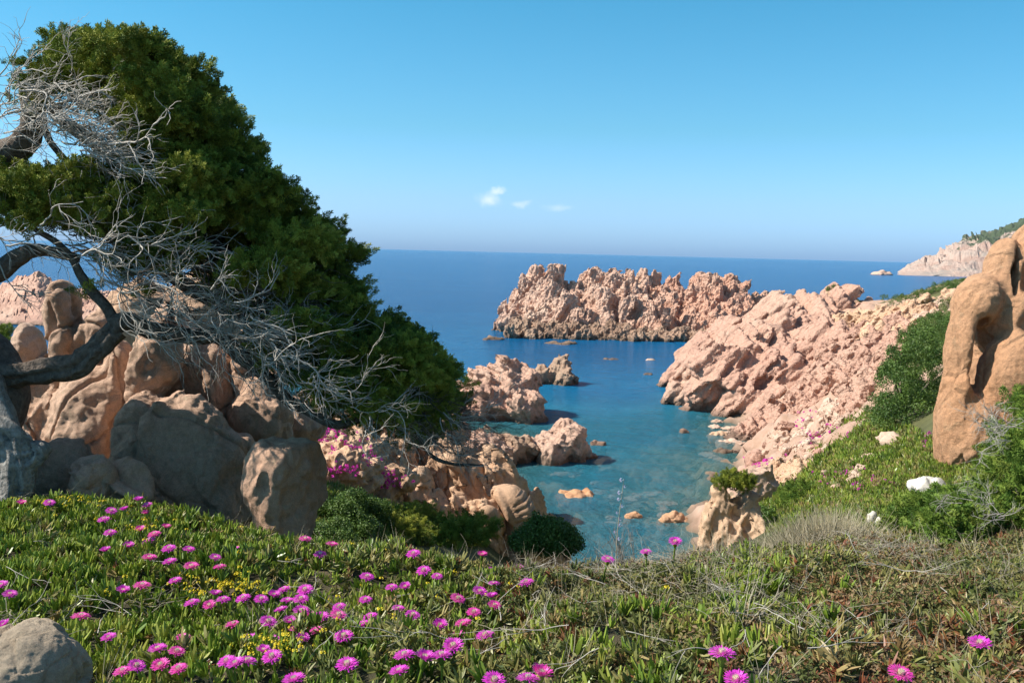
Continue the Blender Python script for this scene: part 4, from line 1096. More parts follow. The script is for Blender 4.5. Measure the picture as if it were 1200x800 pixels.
twig_patch([(340, 430), (440, 470), (480, 480), (420, 495)], 22, .45, .006, (.85, 0, -.3))
twig_patch([(430, 470), (540, 480), (540, 500), (450, 500)], 30, .42, .005, (.8, 0, -.5), Yc=TY)
twig_patch([(480, 500), (510, 530), (530, 540), (500, 505)], 6, .35, .004, (.9, 0, -.1), Yc=TY)
keep_under(link('dead_twigs', T.mesh('dead_twigs'), M['deadwood'], kind='stuff'), tree)
T = Tubes()
twig_patch([(60, 200), (250, 280), (400, 420), (330, 430), (200, 370), (60, 290)], 60, .6, .010, (.85, 0, -.3), Yc=TY + .1)
twig_patch([(430, 450), (540, 470), (530, 510), (450, 500)], 28, .45, .006, (.8, 0, -.5), Yc=TY)
keep_under(link('dark_twigs', T.mesh('dark_twigs'), M['bark'], kind='stuff'), tree)

CROWN = [(60, 62), (66, 52), (76, 40), (110, 32), (180, 34), (215, 44), (232, 56), (240, 78), (258, 84), (262, 105), (280, 122), (278, 145),
         (300, 160), (318, 185), (340, 195), (352, 215), (368, 228), (372, 250), (395, 262), (408, 280), (415, 310), (435, 345), (446, 372), (490, 378), (510, 392),
         (520, 420), (524, 440), (530, 462), (495, 476), (450, 468), (400, 462), (360, 420), (330, 370), (290, 325), (250, 300), (205, 262), (192, 225), (170, 190), (160, 150), (150, 115), (110, 78), (60, 72)]
LAY2 = [(-60, 190), (0, 186), (35, 184), (60, 192), (110, 198), (150, 214), (160, 240), (125, 255), (70, 258), (0, 248), (-60, 255)]
LAY3 = [(150, 288), (200, 275), (245, 282), (256, 298), (228, 305), (155, 303)]
cen = []; rad = []
def crown_fill(poly, n_, ra, rb, sy, Yc=TY, seed=0):
    q = randin(poly, n_)
    for px, py in q:
        R = random.uniform(ra, rb); o_ = R * 70; px -= (o_ * .5 + 24) * min(1, max(0, (px - 90) / 160)) * (1 if py < 400 else .4); py += o_ * .6 + (12 if py < 200 else 0); cen.append(P(px, py, Yc + random.uniform(-sy, sy))); rad.append(R)
crown_fill(CROWN, 60, .08, .15, .15, TY + .55)
pads = []
for px, py in randin(CROWN, 900):
    if all((px - a_) ** 2 + ((py - b_) * 1.5) ** 2 > 30 ** 2 for a_, b_ in pads): pads.append((px, py))
for px, py in pads:
    f_ = min(1, max(0, (px - 90) / 160)) * (1 if py < 400 else .4)
    c_ = P(px - 28 * f_, py + 14 + (10 if py < 200 else 0), TY + random.uniform(-.75, .5)); ax_ = np.array([.9, random.uniform(-.3, .3), random.uniform(-.45, .25)]); L_ = random.uniform(.14, .26)
    for t_ in np.linspace(-1, 1, 7):
        cen.append(c_ + ax_ * L_ * t_ + RNG.normal(0, .035, 3)); rad.append(random.uniform(.06, .12) * (1.15 - .45 * abs(t_)))
crown_fill([(-260, 260), (-70, 300), (-60, 400), (-180, 420), (-280, 360)], 34, .10, .2, .4, 8.0)
crown_fill([(-330, 90), (-70, 75), (-70, 190), (-330, 200)], 7, .12, .2, .35, 7.9)
# fringe clumps along the outer edge so the outline is lumpy
edge = CROWN[2:33]
for (x0, y0), (x1, y1) in zip(edge[:-1], edge[1:]):
    for t in (0, .5):
        cen.append(P(x0 + (x1 - x0) * t + random.uniform(-38, -4) * min(1, max(.15, (x0 - 90) / 130)) * (1 if y0 < 390 else .6), y0 + (y1 - y0) * t + random.uniform(14, 32), TY + random.uniform(-.3, .3))); rad.append(random.uniform(.05, .14))
crown_fill(LAY2, 46, .09, .16, .35, TY - .25)
crown_fill(LAY3, 9, .08, .12, .25, TY - .35)
for (px, py, R) in ((150, 118, .1), (178, 250, .1), (115, 130, .07), (60, 64, .06), (35, 68, .05), (12, 70, .06), (165, 345, .06), (100, 340, .06), (28, 118, .08)):
    cen.append(P(px, py, TY - .3)); rad.append(R)
wnd = np.array([.45, 0, .35])
for c_, R_ in list(zip(cen, rad)):
    for k_ in range(5):
        if R_ > .09:
            d_ = wnd + RNG.normal(0, .75, 3); d_ /= np.linalg.norm(d_)
            cen.append(c_ + d_ * R_ * RNG.uniform(.8, 1.15) * np.array([1.1, 1, .8])); rad.append(R_ * RNG.uniform(.3, .5))
Q, Nn = clump_points(np.array(cen), rad, 165, 0, 3, (1.3, 1.05, .66))
scatter('foliage', G_JUN, Q, dir_rot(Nn, .35, (.55, 0, .15)), RNG.uniform(.45, .9, len(Q)), parent=tree, kind='stuff')
print('tree tufts', len(Q))

# ------------------------------------------------------------------ shrubs
def shrub(name, label, cat, px, py, Y, rx, rz, ry, grp, per=60, sc_=1.0, n_=14, seed=0, mat='bark', group=None, hug=False, dome=0):
    """a mound of foliage; px, py is the centre of its outline, rx and rz half sizes in photo pixels"""
    r = random.Random(seed)
    hb = hit(px, py + rz * .85, 3, 130, 200)[0]
    if not np.isnan(hb[0]) and Y > 11 and abs(hb[1] - Y) < Y * .5: Y = hb[1] + .5 * ry
    c = P(px, py, Y); s = Y / FPX
    base = bpy.data.objects.new(name, None); C.objects.link(base)
    zb = c[2] - rz * s * .8
    base.location = (c[0], c[1], zb); base['label'] = label; base['category'] = cat
    if group: base['group'] = group
    cen_, rad_ = [], []
    if hug:
        rg = np.random.default_rng(seed); a_ = rg.uniform(0, 6.283, n_); q_ = rg.random(n_) ** .5
        hp = hit(px + np.cos(a_) * q_ * rx * .9, py + np.sin(a_) * q_ * rz * .85, 4, 130, 260); hp = hp[~np.isnan(hp[:, 0])]
        if len(hp) == 0: hp = P(px + np.cos(a_) * rx * .6, py + np.sin(a_) * rz * .6, 95)
        md_ = np.median(hp[:, 1]); hp = hp[np.abs(hp[:, 1] - md_) < md_ * .3]
        for h_ in hp:
            R_ = rg.uniform(.2, .5) * min(rx, rz) * md_ / FPX; cen_.append(h_ + np.array([0, 0, R_ * .5])); rad_.append(R_)
            ax_, ay_ = proj(h_); qq = ((ax_ - px) / rx) ** 2 + ((ay_ - py) / rz) ** 2
            if dome: cen_.append(h_ + np.array([0, 0, R_ * .5 + dome * max(0, 1 - qq) * rg.uniform(.4, 1)])); rad_.append(R_ * rg.uniform(.6, 1))
        n_ = len(cen_); c = np.mean(cen_, 0); base.location = c - np.array([0, 0, rz * md_ / FPX * .5]); zb = base.location[2]; s = md_ / FPX
    for i in range(0 if hug else n_):
        a_ = r.uniform(0, 6.283); q = r.random() ** .5; el = r.uniform(-.3, 1)
        cen_.append(c + np.array([math.cos(a_) * q * rx * s * .72, math.sin(a_) * q * ry * .7, (el * (1 - q * q * .8)) * rz * s * .7])); rad_.append(r.uniform(.34, .56) * min(rx, rz) * s)
    Q, Nn = clump_points(np.array(cen_), rad_, per / (sc_ * sc_), 0.4, seed, (1.15, 1.1, .85))
    scatter('foliage', grp, Q, dir_rot(Nn), RNG.uniform(.7, 1.2, len(Q)) * sc_, parent=base, kind='stuff')
    if not hug: zb = c[2] - rz * s * .35
    Tb = Tubes()
    for i in range(5):
        e = cen_[r.randrange(n_)]
        Tb.add(smooth_path([np.array([c[0], c[1], zb - .3 * rz * s]), (np.array([c[0], c[1], zb]) + e) / 2 + np.array([0, 0, -.1 * rz * s]), e], 4), np.linspace(.05, .015, 9) * rz * s * 1.2, 6)
    keep_under(link('stem', Tb.mesh('stem'), M[mat], kind='stuff'), base)
    return base
SHR = [
    ('green_bush', 'low dark green bush on the bank left of the lilac flower spike', 'bush', 640, 634, 8.0, 42, 24, .35, G_MAS, 110, .5, 34),
    ('juniper_bush', 'olive bush in front of the foot of the ribbed cliff, nearest the cove', 'bush', 545, 624, 8.6, 34, 22, .3, G_JUN, 110, .8, 22),
    ('juniper_mound', 'low dark green juniper mound draped over the two-lobed sandy rock', 'bush', 862, 566, 17, 24, 14, .45, G_JUN, 130, .7, 30),
    ('juniper_bush', 'small green bush peeking at the left edge behind the stone finger', 'bush', 4, 395, 12, 14, 14, .2, G_JUNL, 130, .8, 8)]
HUG = [
    ('mastic_bush', 'biggest rounded green bush on the right slope, left of the orange pinnacle', 1069, 488, 58, 36, 22, 1.1, 60, G_MAS, 1.7),
    ('juniper_bush', 'spreading bright green juniper in front of the orange pinnacle, by the white stones', 1102, 622, 80, 28, 140, .85, 75, G_JUNL, .30),
    ('juniper_bush', 'bright juniper cut off by the right edge of the view', 1195, 600, 58, 30, 140, .9, 70, G_JUNL, 1.0),
    ('green_bush', 'small rounded bright green bush left of the dry straw grass', 931, 584, 27, 12, 110, .9, 20, G_JUNL, .2),
    ('juniper_bush', 'sunlit olive bush in front of the ribbed cliff', 486, 618, 40, 20, 100, .9, 26, G_JUN, .25),
    ('juniper_bush', 'dark bush in front of the ribbed cliff, right of the sunlit olive bush', 540, 632, 36, 14, 100, .9, 22, G_JUN, .2),
    ('mastic_bush', 'dark shaded bush between the dark boulder and the sunlit olive bush', 410, 622, 56, 28, 90, .7, 34, G_MAS, .35),
    ('mastic_bush', 'low scrub between the small green bush and the sandy two-lobed rock', 890, 610, 22, 12, 60, .8, 16, G_MAS, .12),
    ('mastic_bush', 'dense green bush uphill of the biggest one, tucked against the orange pinnacle', 1094, 402, 38, 36, 12, 1.5, 80, G_MAS, .7),
    ('mastic_bush', 'green bush at the upper end of the bushes beside the orange pinnacle', 1112, 366, 20, 14, 9, 1.5, 22),
    ('mastic_bush', 'small green shrub on the skyline nearest the promontory top', 984, 340, 24, 5, 7, 1.5, 26),
    ('mastic_bush', 'dark round shrub just under the skyline shrub beside the promontory', 1000, 351, 16, 9, 8, 1.5, 16),
    ('scrub_patch', 'wide low green scrub on the ridge below the far headland', 1085, 338, 46, 9, 7, 1.5, 60),
    ('scrub_patch', 'olive scrub running down the ridge just right of the white sandy path', 1052, 350, 26, 11, 7, 1.5, 30),
    ('scrub_patch', 'strip of scrub at the right end of the ridge beside the orange pinnacle', 1126, 334, 26, 6, 7, 1.5, 24),
    ('mastic_bush', 'small green shrub on the stony slope left of the biggest bush', 1030, 440, 14, 10, 14, 1.2, 12)]
for i, h in enumerate(HUG): shrub(h[0], h[1], 'bush', h[2], h[3], 50, h[4], h[5], 1, h[9] if len(h) > 9 else G_MAS, h[6], h[7], h[8], seed=80 + i, hug=True, dome=h[10] if len(h) > 10 else 0)
for i, s in enumerate(SHR): shrub(*s, seed=40 + i)
# bare twigs of the right juniper
jb = [o for o in bpy.data.objects if o.name.startswith('juniper_bush') and 'right edge' in o.get('label', '')][0]
T = Tubes()
twig_patch([(1165, 490), (1200, 500), (1200, 530), (1170, 520)], 14, .22, .0035, (-.8, 0, .1), Yc=6.8, sy=.15)
twig_patch([(1120, 580), (1180, 590), (1190, 620), (1150, 620)], 9, .2, .003, (-.6, 0, .1), Yc=6.4, sy=.1)
keep_under(link('bare_twigs', T.mesh('bare_twigs'), M['deadwood'], kind='stuff'), jb)

# ------------------------------------------------------------------ ground cover
M['fig_green'] = foliage('fig_leaf_green', [(.12, .20, .025), (.20, .29, .035), (.30, .37, .05), (.42, .42, .09)], .38, .3, .5)
M['fig_olive'] = foliage('fig_leaf_olive', [(.10, .13, .03), (.19, .20, .05), (.28, .25, .08), (.36, .24, .10)], .45, .2, .4)
M['fig_red'] = foliage('fig_leaf_red', [(.20, .05, .03), (.26, .10, .04), (.22, .15, .05)], .45, .2, .4)
M['straw'] = foliage('dry_straw', [(.30, .25, .15), (.40, .34, .22), (.48, .42, .30)], .8, .1, .1)
M['drytwig'] = plain('dry_ground_twig', (.34, .29, .22), .9, .4, 30)
M['yellow'] = foliage('yellow_petals', [(.65, .50, .02), (.75, .6, .03)], .6, .3)
M['grass'] = foliage('fresh_grass', [(.07, .14, .02), (.11, .19, .03), (.16, .24, .05)], .5, .3)
def tangle(n_, L, seed, r=.0016):
    T_ = Tubes(); r_ = np.random.default_rng(seed)
    for i in range(n_):
        p = r_.normal(0, L * .3, 3) * np.array([1, 1, .2]); d = r_.normal(0, 1, 3) * np.array([1, 1, .45]); pts = [p.copy()]
        for j in range(6):
            d = d / np.linalg.norm(d) + r_.normal(0, .3, 3); d[2] -= .02; d /= np.linalg.norm(d); p = p + d * L / 6; pts.append(p.copy())
        T_.add(pts, np.linspace(r, r * .5, len(pts)), 3)
    return T_.mesh('tangle')
fig_g = [(blades(8, .060, .0185, .95, s, tip=.35), M['fig_green']) for s in range(5)]
fig_o = [(blades(12, .045, .013, 1.25, s + 30, h0=.03, tip=.35), M['fig_olive']) for s in range(5)]
fig_r = [(blades(9, .05, .010, 1.0, s + 60), M['fig_red']) for s in range(2)]
drt = [(tangle(8, .20, s, .0012), M['drytwig']) for s in range(4)]
gra = [(blades(10, .11, .005, .5, s + 90, .3, curve=-.6, sides=3, seg=4, tip=.1), M['grass']) for s in range(2)]
stw = [(blades(14, .20, .003, .7, s + 95, .4, curve=-.8, sides=3, seg=4, tip=.2), M['straw']) for s in range(2)]
M['scrub_olive'] = foliage('creeping_scrub_olive', [(.06, .085, .025), (.12, .13, .04), (.20, .17, .06)], .6, .2, .2)
M['scrub_brown'] = foliage('creeping_scrub_brown', [(.13, .07, .035), (.22, .12, .06), (.28, .20, .11)], .7, .2, .2)
scb = [(leafball(60, .075, .026, .010, s + 700, .5), M['scrub_brown' if s == 2 else 'scrub_olive']) for s in range(3)]
G_GC = protos('ground_cover', fig_g + fig_o + fig_r + drt + gra + stw + scb)   # 0-4 green, 5-9 olive, 10-11 red, 12-15 twig, 16-17 grass, 18-19 straw
def gc_points(n_, ymin, ymax):
    y = np.sqrt(RNG.uniform(ymin ** 2, ymax ** 2, n_)); x = RNG.uniform(-.62, .62, n_) * (y + .8)
    z = ground(x, y); p = np.stack([x, y, z], -1); a, b = proj(p)
    k = (a > -60) & (a < 1260) & (b < 860); return p[k], a[k], b[k]
p, a, b = gc_points(36000, 1.9, 9.5)
nz = vnoise(p * 1.1, 3) * .5 + .5; nz2 = vnoise(p * 2.3 + 7, 9) * .5 + .5
greenp = np.clip(1.2 - (a / 560), .04, 1) * .9 + .25 * (b > 715) * (a > 620) * (nz > .4)
greenp = np.clip(greenp + np.exp(-((a - 880) / 70) ** 2 - ((b - 690) / 50) ** 2) * .8, 0, 1)
dry = np.clip((nz2 - .62) * 4, 0, 1) * (.2 + .3 * (a > 560))
dry = np.maximum(dry, .6 * np.exp(-((a - 800) / 70) ** 2 - ((b - 660) / 22) ** 2))
dry = np.maximum(dry, .5 * np.exp(-((a - 1040) / 60) ** 2 - ((b - 665) / 14) ** 2))
red = .06 + .16 * (a > 560) + .25 * (a > 620) * (nz < .5)
u = RNG.random(len(p)); v = RNG.random(len(p))
idx = np.where(u < greenp, RNG.integers(0, 5, len(p)), RNG.integers(5, 10, len(p)))
idx = np.where((v < red) & (u >= greenp), RNG.integers(10, 12, len(p)), idx)
dsel = RNG.random(len(p)) < dry * .3
idx = np.where(dsel, RNG.integers(12, 16, len(p)), idx)
gsel = RNG.random(len(p)) < np.where((a > 800) & (nz > .5), .06, .0)
idx = np.where(gsel & ~dsel, RNG.integers(16, 18, len(p)), idx)
ssel = RNG.random(len(p)) < np.where(a > 620, .02, .004)
idx = np.where(ssel & ~dsel, RNG.integers(18, 20, len(p)), idx)
csel = RNG.random(len(p)) < np.clip((a - 520) / 300, 0, .55) * np.clip(1.4 - greenp, 0, 1) * (1 - .5 * (b > 730))
idx = np.where(csel & ~dsel, np.where(RNG.random(len(p)) < .10 + .25 * (nz < .4), 22, RNG.integers(20, 22, len(p))), idx)
scl = RNG.uniform(.7, 1.25, len(p)) * np.where(idx >= 12, np.where(idx < 16, 1.0, .9), 1.0)
lift = np.where(idx < 12, RNG.uniform(-.03, .03, len(p)), np.where(idx < 16, .04, 0)) + .13 * (vnoise(p * 2.6, 21) * .5 + .2) + .05 * vnoise(p * 7, 22)
p2 = p.copy(); p2[:, 2] += lift
tl_ = np.where(idx < 5, .25, np.where(idx < 12, .75, .2))
rot = np.stack([RNG.normal(0, 1, len(p)) * tl_, RNG.normal(0, 1, len(p)) * tl_, RNG.uniform(0, 6.283, len(p))], -1)
scatter('ice_plant_mat', G_GC, p2, rot, scl, idx, kind='stuff', label='dense mat of fleshy leaves with dry straw covering the near slope', cat='ground cover')
print('gc', len(p))

# greenery farther down the right slope and round the boulders
poly0 = [(290, 560), (480, 560), (640, 640), (290, 640)]
poly = [(870, 600), (930, 545), (985, 500), (1010, 480), (1060, 500), (1100, 520), (1200, 575), (1200, 640), (1000, 625), (900, 630)]
q = np.concatenate([randin(poly, 7500), randin(poly0, 6000)]); hp = hit(q[:, 0], q[:, 1], 8, 120, 160); ok = ~np.isnan(hp[:, 0]); hp = hp[ok]
sc2 = np.clip(hp[:, 1] / 11, 1, 3.2)
rot = np.stack([RNG.normal(0, .3, len(hp)), RNG.normal(0, .3, len(hp)), RNG.uniform(0, 6.283, len(hp))], -1)
keep = vnoise(hp * .5, 4) > -.85
ix = np.where(RNG.random(len(hp)) < .55, RNG.integers(0, 5, len(hp)), np.where(RNG.random(len(hp)) < .75, RNG.integers(5, 10, len(hp)), RNG.integers(16, 18, len(hp))))
scatter('slope_ground_cover', G_GC, hp[keep], rot[keep], sc2[keep] * RNG.uniform(.8, 1.3, keep.sum()), ix[keep], kind='stuff', label='green creeping cover on the right slope under the big bush', cat='ground cover')
# dry straw grass clump
q = np.stack([RNG.normal(968, 22, 240), RNG.normal(606, 6, 240)], -1)
hp = P(q[:, 0], q[:, 1], RNG.uniform(6.9, 7.8, 240)); hp[:, 2] = ground(hp[:, 0], hp[:, 1])
rot = np.stack([RNG.normal(0, .25, 240), RNG.normal(.15, .3, 240), RNG.uniform(0, 6.283, 240)], -1)
scatter('dry_grass_clump', G_GC, hp, rot, RNG.uniform(1.2, 1.8, 240), RNG.integers(18, 20, 240), kind='stuff', label='pale dry straw grass clump between the green bush and the right juniper', cat='grass')
# grass blades and dead stalks at the bottom right
# purple flower patches on the far banks
M['magenta'] = foliage('magenta_petals', [(.62, .03, .36), (.72, .05, .46), (.55, .04, .45)], .5, .35, .2)
G_DOT = protos('flower_dot', [(leafball(9, .035, .035, .03, s + 200, 1.0), M['magenta']) for s in range(2)])
def dots(spots, per, name, label):
    qs = np.concatenate([np.stack([RNG.normal(x, sx, int(per * k)), RNG.normal(y, sy, int(per * k))], -1) for x, y, sx, sy, k in spots])
    hp = hit(qs[:, 0], qs[:, 1], 8, 120, 160); hp = hp[~np.isnan(hp[:, 0])]
    hp[:, 2] += .05 * hp[:, 1] / 15
    rot = np.stack([RNG.normal(0, .3, len(hp)), RNG.normal(0, .3, len(hp)), RNG.uniform(0, 6.283, len(hp))], -1)
    scatter(name, G_DOT, hp, rot, np.clip(hp[:, 1] / 16, .8, 2.2) * RNG.uniform(.8, 1.3, len(hp)), kind='stuff', label=label, cat='flowers')
dots([(945, 494, 5, 5, .6), (952, 515, 6, 8, .7), (1022, 568, 14, 6, .5), (1000, 556, 10, 6, .25), (985, 507, 9, 6, .5), (1090, 520, 5, 4, .2), (970, 560, 8, 5, .3), (895, 545, 12, 4, 1.0)], 40, 'slope_flowers',
     'scattered small pink flowers on the right slope below the big bush')
def dots_on(spots, per, name, label):
    out = []
    for x, y, sx, sy, Y, k in spots:
        nn = int(per * k); out.append(P(RNG.normal(x, sx, nn), RNG.normal(y, sy, nn), RNG.normal(Y, .08, nn)))
    hp = np.concatenate(out); rot = np.stack([RNG.uniform(.2, 1.2, len(hp)), RNG.normal(0, .3, len(hp)), RNG.normal(0, .5, len(hp))], -1)
    scatter(name, G_DOT, hp, rot, RNG.uniform(.8, 1.2, len(hp)), kind='stuff', label=label, cat='flowers')
dots_on([(380, 508, 12, 5, 19.6, 1), (412, 533, 12, 8, 19.0, 2), (400, 548, 12, 4, 18.4, .7), (454, 562, 9, 5, 19.4, 1), (362, 515, 8, 4, 19.6, .5)], 45, 'bank_flowers',
        'patches of purple flowers over the sandy rocks under the juniper')
# small yellow flowers in the left bed
G_YEL = protos('yellow_floret', [(leafball(10, .022, .014, .012, s + 300, 1.0), M['yellow']) for s in range(2)])
qs = np.concatenate([np.stack([RNG.normal(x, sx, k), RNG.normal(y, sy, k)], -1) for x, y, sx, sy, k in ((265, 712, 26, 8, 50), (230, 720, 15, 4, 12), (285, 715, 14, 6, 14), (345, 780, 24, 12, 24), (290, 795, 24, 6, 14), (90, 600, 50, 12, 60), (170, 640, 20, 10, 20), (400, 690, 160, 50, 60), (520, 640, 60, 20, 14))])
hp = hit(qs[:, 0], qs[:, 1], 2, 9, 120); hp = hp[~np.isnan(hp[:, 0])]; hp[:, 2] += .12
scatter('yellow_flowers', G_YEL, hp, np.zeros((len(hp), 3)), RNG.uniform(.5, 1.0, len(hp)), kind='stuff', label='tiny yellow flowers scattered through the left flower bed', cat='flowers')
# dead sticks lying on the mat
T = Tubes()
for i in range(100):
    px, py = (random.uniform(0, 1200), random.uniform(640, 800)) if i % 3 else (random.uniform(560, 900), random.uniform(650, 760))
    h_ = hit(px, py, 2, 9, 120)[0]
    if np.isnan(h_[0]): continue
    d = RNG.normal(0, 1, 3) * np.array([1, 1, .25]); twigs(T, h_ + np.array([0, 0, .10]), d / np.linalg.norm(d), random.uniform(.12, .38), .0026, 1, rr, .22, (0, 0, 0), .6, 2)
link('dead_sticks', T.mesh('dead_sticks'), M['deadwood'], kind='stuff', label='bleached dry sticks lying over the leaf mat', cat='sticks')

# ------------------------------------------------------------------ the countable magenta flowers
def flower_mesh(up=0.0):
    V, F = [], []; r = np.random.default_rng(4)
    for ring, (n_, L, el, w_) in enumerate(((34, .029, .16, .0046), (32, .026, .45, .0044), (24, .019, .85, .0036))):
        for i in range(n_):
            a_ = 6.283 * (i + .5 * ring) / n_ + r.normal(0, .04); e = min(1.45, el + up + r.normal(0, .10))
            d = np.array([math.cos(a_) * math.cos(e), math.sin(a_) * math.cos(e), math.sin(e)]); U = np.array([-math.sin(a_), math.cos(a_), 0])
            b_ = np.array([math.cos(a_), math.sin(a_), 0]) * .008; k = len(V); ln = L * r.uniform(.88, 1.05)
            V += [b_ - U * w_ * .35, b_ + U * w_ * .35, b_ + d * ln * .6 + U * w_ * .55, b_ + d * ln + U * w_ * .25 - np.array([0, 0, .003]), b_ + d * ln - U * w_ * .25 - np.array([0, 0, .003]), b_ + d * ln * .6 - U * w_ * .55]
            F += [(k, k + 1, k + 2, k + 5), (k + 5, k + 2, k + 3, k + 4)]
    return mesh_np('petals', V, F, False)
def disc_mesh():
    V, F = [], []; r = np.random.default_rng(6)
    for i in range(40):
        a_ = r.uniform(0, 6.283); q = .0065 * r.random() ** .5; p_ = np.array([math.cos(a_) * q, math.sin(a_) * q, .0]); k = len(V)
        t_ = p_ * 1.4 + np.array([0, 0, .010 + .004 * r.random()]); U = np.array([.0012, 0, 0]); W_ = np.array([0, .0012, 0])
        V += [p_ - U, p_ + W_, p_ + U, t_ - U, t_ + W_, t_ + U]; F += [(k, k + 1, k + 4, k + 3), (k + 1, k + 2, k + 5, k + 4), (k + 2, k, k + 3, k + 5)]
    return mesh_np('flower_centre', V, F, False)
def petal_mat(name, c1, c2):
    m, n, l, bs = newmat(name)
    tcn = n.new('ShaderNodeTexCoord').outputs['Object']; ln = n.new('ShaderNodeVectorMath'); ln.operation = 'LENGTH'; l.new(tcn, ln.inputs[0])
    c = ramp(n, l, maprange(n, l, ln.outputs['Value'], .004, .036), [(0, (.85, .62, .72)), (.25, c2), (.6, c1), (1, c1)])
    l.new(c, bs.inputs['Base Color']); bs.inputs['Roughness'].default_value = .5; bs.inputs['Sheen Weight'].default_value = .2
    t = n.new('ShaderNodeBsdfTranslucent'); l.new(c, t.inputs[0]); mx = n.new('ShaderNodeMixShader'); mx.inputs[0].default_value = .3
    l.new(bs.outputs[0], mx.inputs[1]); l.new(t.outputs[0], mx.inputs[2]); l.new(mx.outputs[0], n['Material Output'].inputs[0]); return m
pm = [petal_mat('petals_magenta', (.66, .03, .52), (.80, .14, .58)), petal_mat('petals_rose', (.74, .035, .40), (.84, .2, .5))]
fme = []
for k in range(6):
    me = flower_mesh((0, .25, .6)[k // 2]); me.materials.append(pm[k % 2]); fme.append(me)
dme = disc_mesh(); dme.materials.append(plain('stamens', (.85, .78, .62), .7, .1))
Tq = Tubes(); Tq.add([(0, 0, -.11), (0, 0, -.06), (.002, 0, -.03)], [.004, .004, .005], 6); sme = Tq.mesh('stem'); sme.materials.append(M['fig_green'])
Tq = Tubes(); Tq.add([(0, 0, -.032), (0, 0, -.02), (0, 0, -.006), (0, 0, .004)], [.005, .011, .012, .010], 8); cme = Tq.mesh('calyx'); cme.materials.append(M['fig_green'])
FL = []
for x, y in ((83, 100), (193, 97), (540, 87), (575, 108), (572, 138), (435, 128), (485, 125), (407, 163), (430, 214), (547, 204), (648, 193), (603, 220), (580, 247), (502, 267), (412, 285), (660, 276), (737, 281), (583, 314), (663, 330), (747, 347), (840, 312), (915, 281), (858, 347), (480, 443), (555, 420), (685, 404), (750, 488), (818, 497), (840, 455), (872, 475), (950, 470), (912, 573), (975, 630), (315, 541), (38, 456), (5, 420), (15, 577), (425, 625), (713, 622), (616, 670), (690, 677), (627, 732), (533, 733), (478, 755), (697, 745), (885, 715), (920, 725), (965, 715)):
    FL.append((x / 3.333, y / 3.333 + 560))
for x, y in ((193, 238), (297, 262), (250, 298), (433, 386), (615, 296), (707, 384), (655, 362), (883, 302), (923, 360), (930, 412), (873, 445), (920, 465), (930, 498), (850, 524), (788, 471), (530, 427), (583, 427), (428, 475), (555, 512), (612, 535), (447, 542), (418, 575), (718, 578), (810, 571), (895, 615), (626, 632), (783, 620), (770, 657), (725, 693), (657, 705), (580, 692), (560, 757), (343, 618), (355, 728), (325, 503), (322, 535), (108, 436), (68, 460), (20, 473), (192, 437), (122, 482), (175, 473), (98, 516), (175, 521), (213, 545), (255, 545), (48, 562), (130, 562), (160, 597), (235, 600), (180, 630), (65, 632), (28, 675), (12, 648), (62, 697), (148, 790), (930, 790)):
    FL.append((x / 3.333 + 300, y / 3.333 + 560))
for x, y in ((450, 222), (628, 186), (765, 140), (40, 258), (60, 290), (125, 297), (68, 330), (985, 662), (1050, 785), (75, 780), (135, 762)): FL.append((x / 4 + 600, y / 4 + 600))
for x, y in ((993, 618), (622, 757)): FL.append((x / 4 + 900, y / 4 + 600))
ZONES = [('at the far left under the grey stump', lambda x, y: x < 70 and y < 640), ('above the pale corner stone at the left edge', lambda x, y: x < 110 and y >= 640),
         ('in the top left bed before the biggest boulder', lambda x, y: x < 178 and y < 652), ('in the upper bed below the dark boulder', lambda x, y: x < 285 and y < 680),
         ('in the shade below the dark boulder and bushes', lambda x, y: 285 <= x < 500 and y < 684), ('in the cluster right of the pale corner stone', lambda x, y: x < 225 and y < 800 and y > 725),
         ('in the mid left bed by the yellow florets', lambda x, y: x < 285 and y < 735), ('along the lower edge left of centre', lambda x, y: x < 345 and y >= 765),
         ('in the crowded drift left of centre', lambda x, y: x < 385 and y < 765), ('in the loose group at the lower centre', lambda x, y: x < 500),
         ('in the tight cluster below the sunlit bush', lambda x, y: x < 592 and y < 722), ('in the lower central row', lambda x, y: x < 592),
         ('in the four flower cluster right of centre', lambda x, y: x < 645 and y < 700), ('at the bottom edge below centre', lambda x, y: x < 645),
         ('on the crest in front of the water', lambda x, y: x < 800 and y < 690), ('nearest the viewer at the lower right', lambda x, y: True)]
zone = {}
for q in FL:
    for zi, (zn, f) in enumerate(ZONES):
        if f(*q): zone.setdefault(zi, []).append(q); break
ORD = ['leftmost', 'second from left', 'third from left', 'fourth from left', 'fifth from left', 'sixth from left', 'seventh from left', 'eighth from left', 'ninth from left', 'tenth from left']
def order_word(i, n_):
    if n_ == 1: return 'single'
    if n_ <= 10 or i < n_ - 9: return ORD[i] if i < len(ORD) and not (i == n_ - 1) else 'rightmost'
    j = n_ - 1 - i
    return 'rightmost' if j == 0 else ORD[j].replace('left', 'right').replace('leftmost', 'rightmost')
allq = []
for zi, L_ in zone.items():
    L_.sort()
    n_ = len(L_)
    for i, q in enumerate(L_):
        if n_ > 18:
            band = lambda r: 0 if r[1] < 706 else 1 if r[1] < 728 else 2
            S_ = [r for r in L_ if band(r) == band(q)]; wd = order_word(S_.index(q), len(S_)) + ('', ' mid-row', ' low')[band(q)]
        else: wd = order_word(i, n_)
        allq.append((q, wd, ZONES[zi][0]))
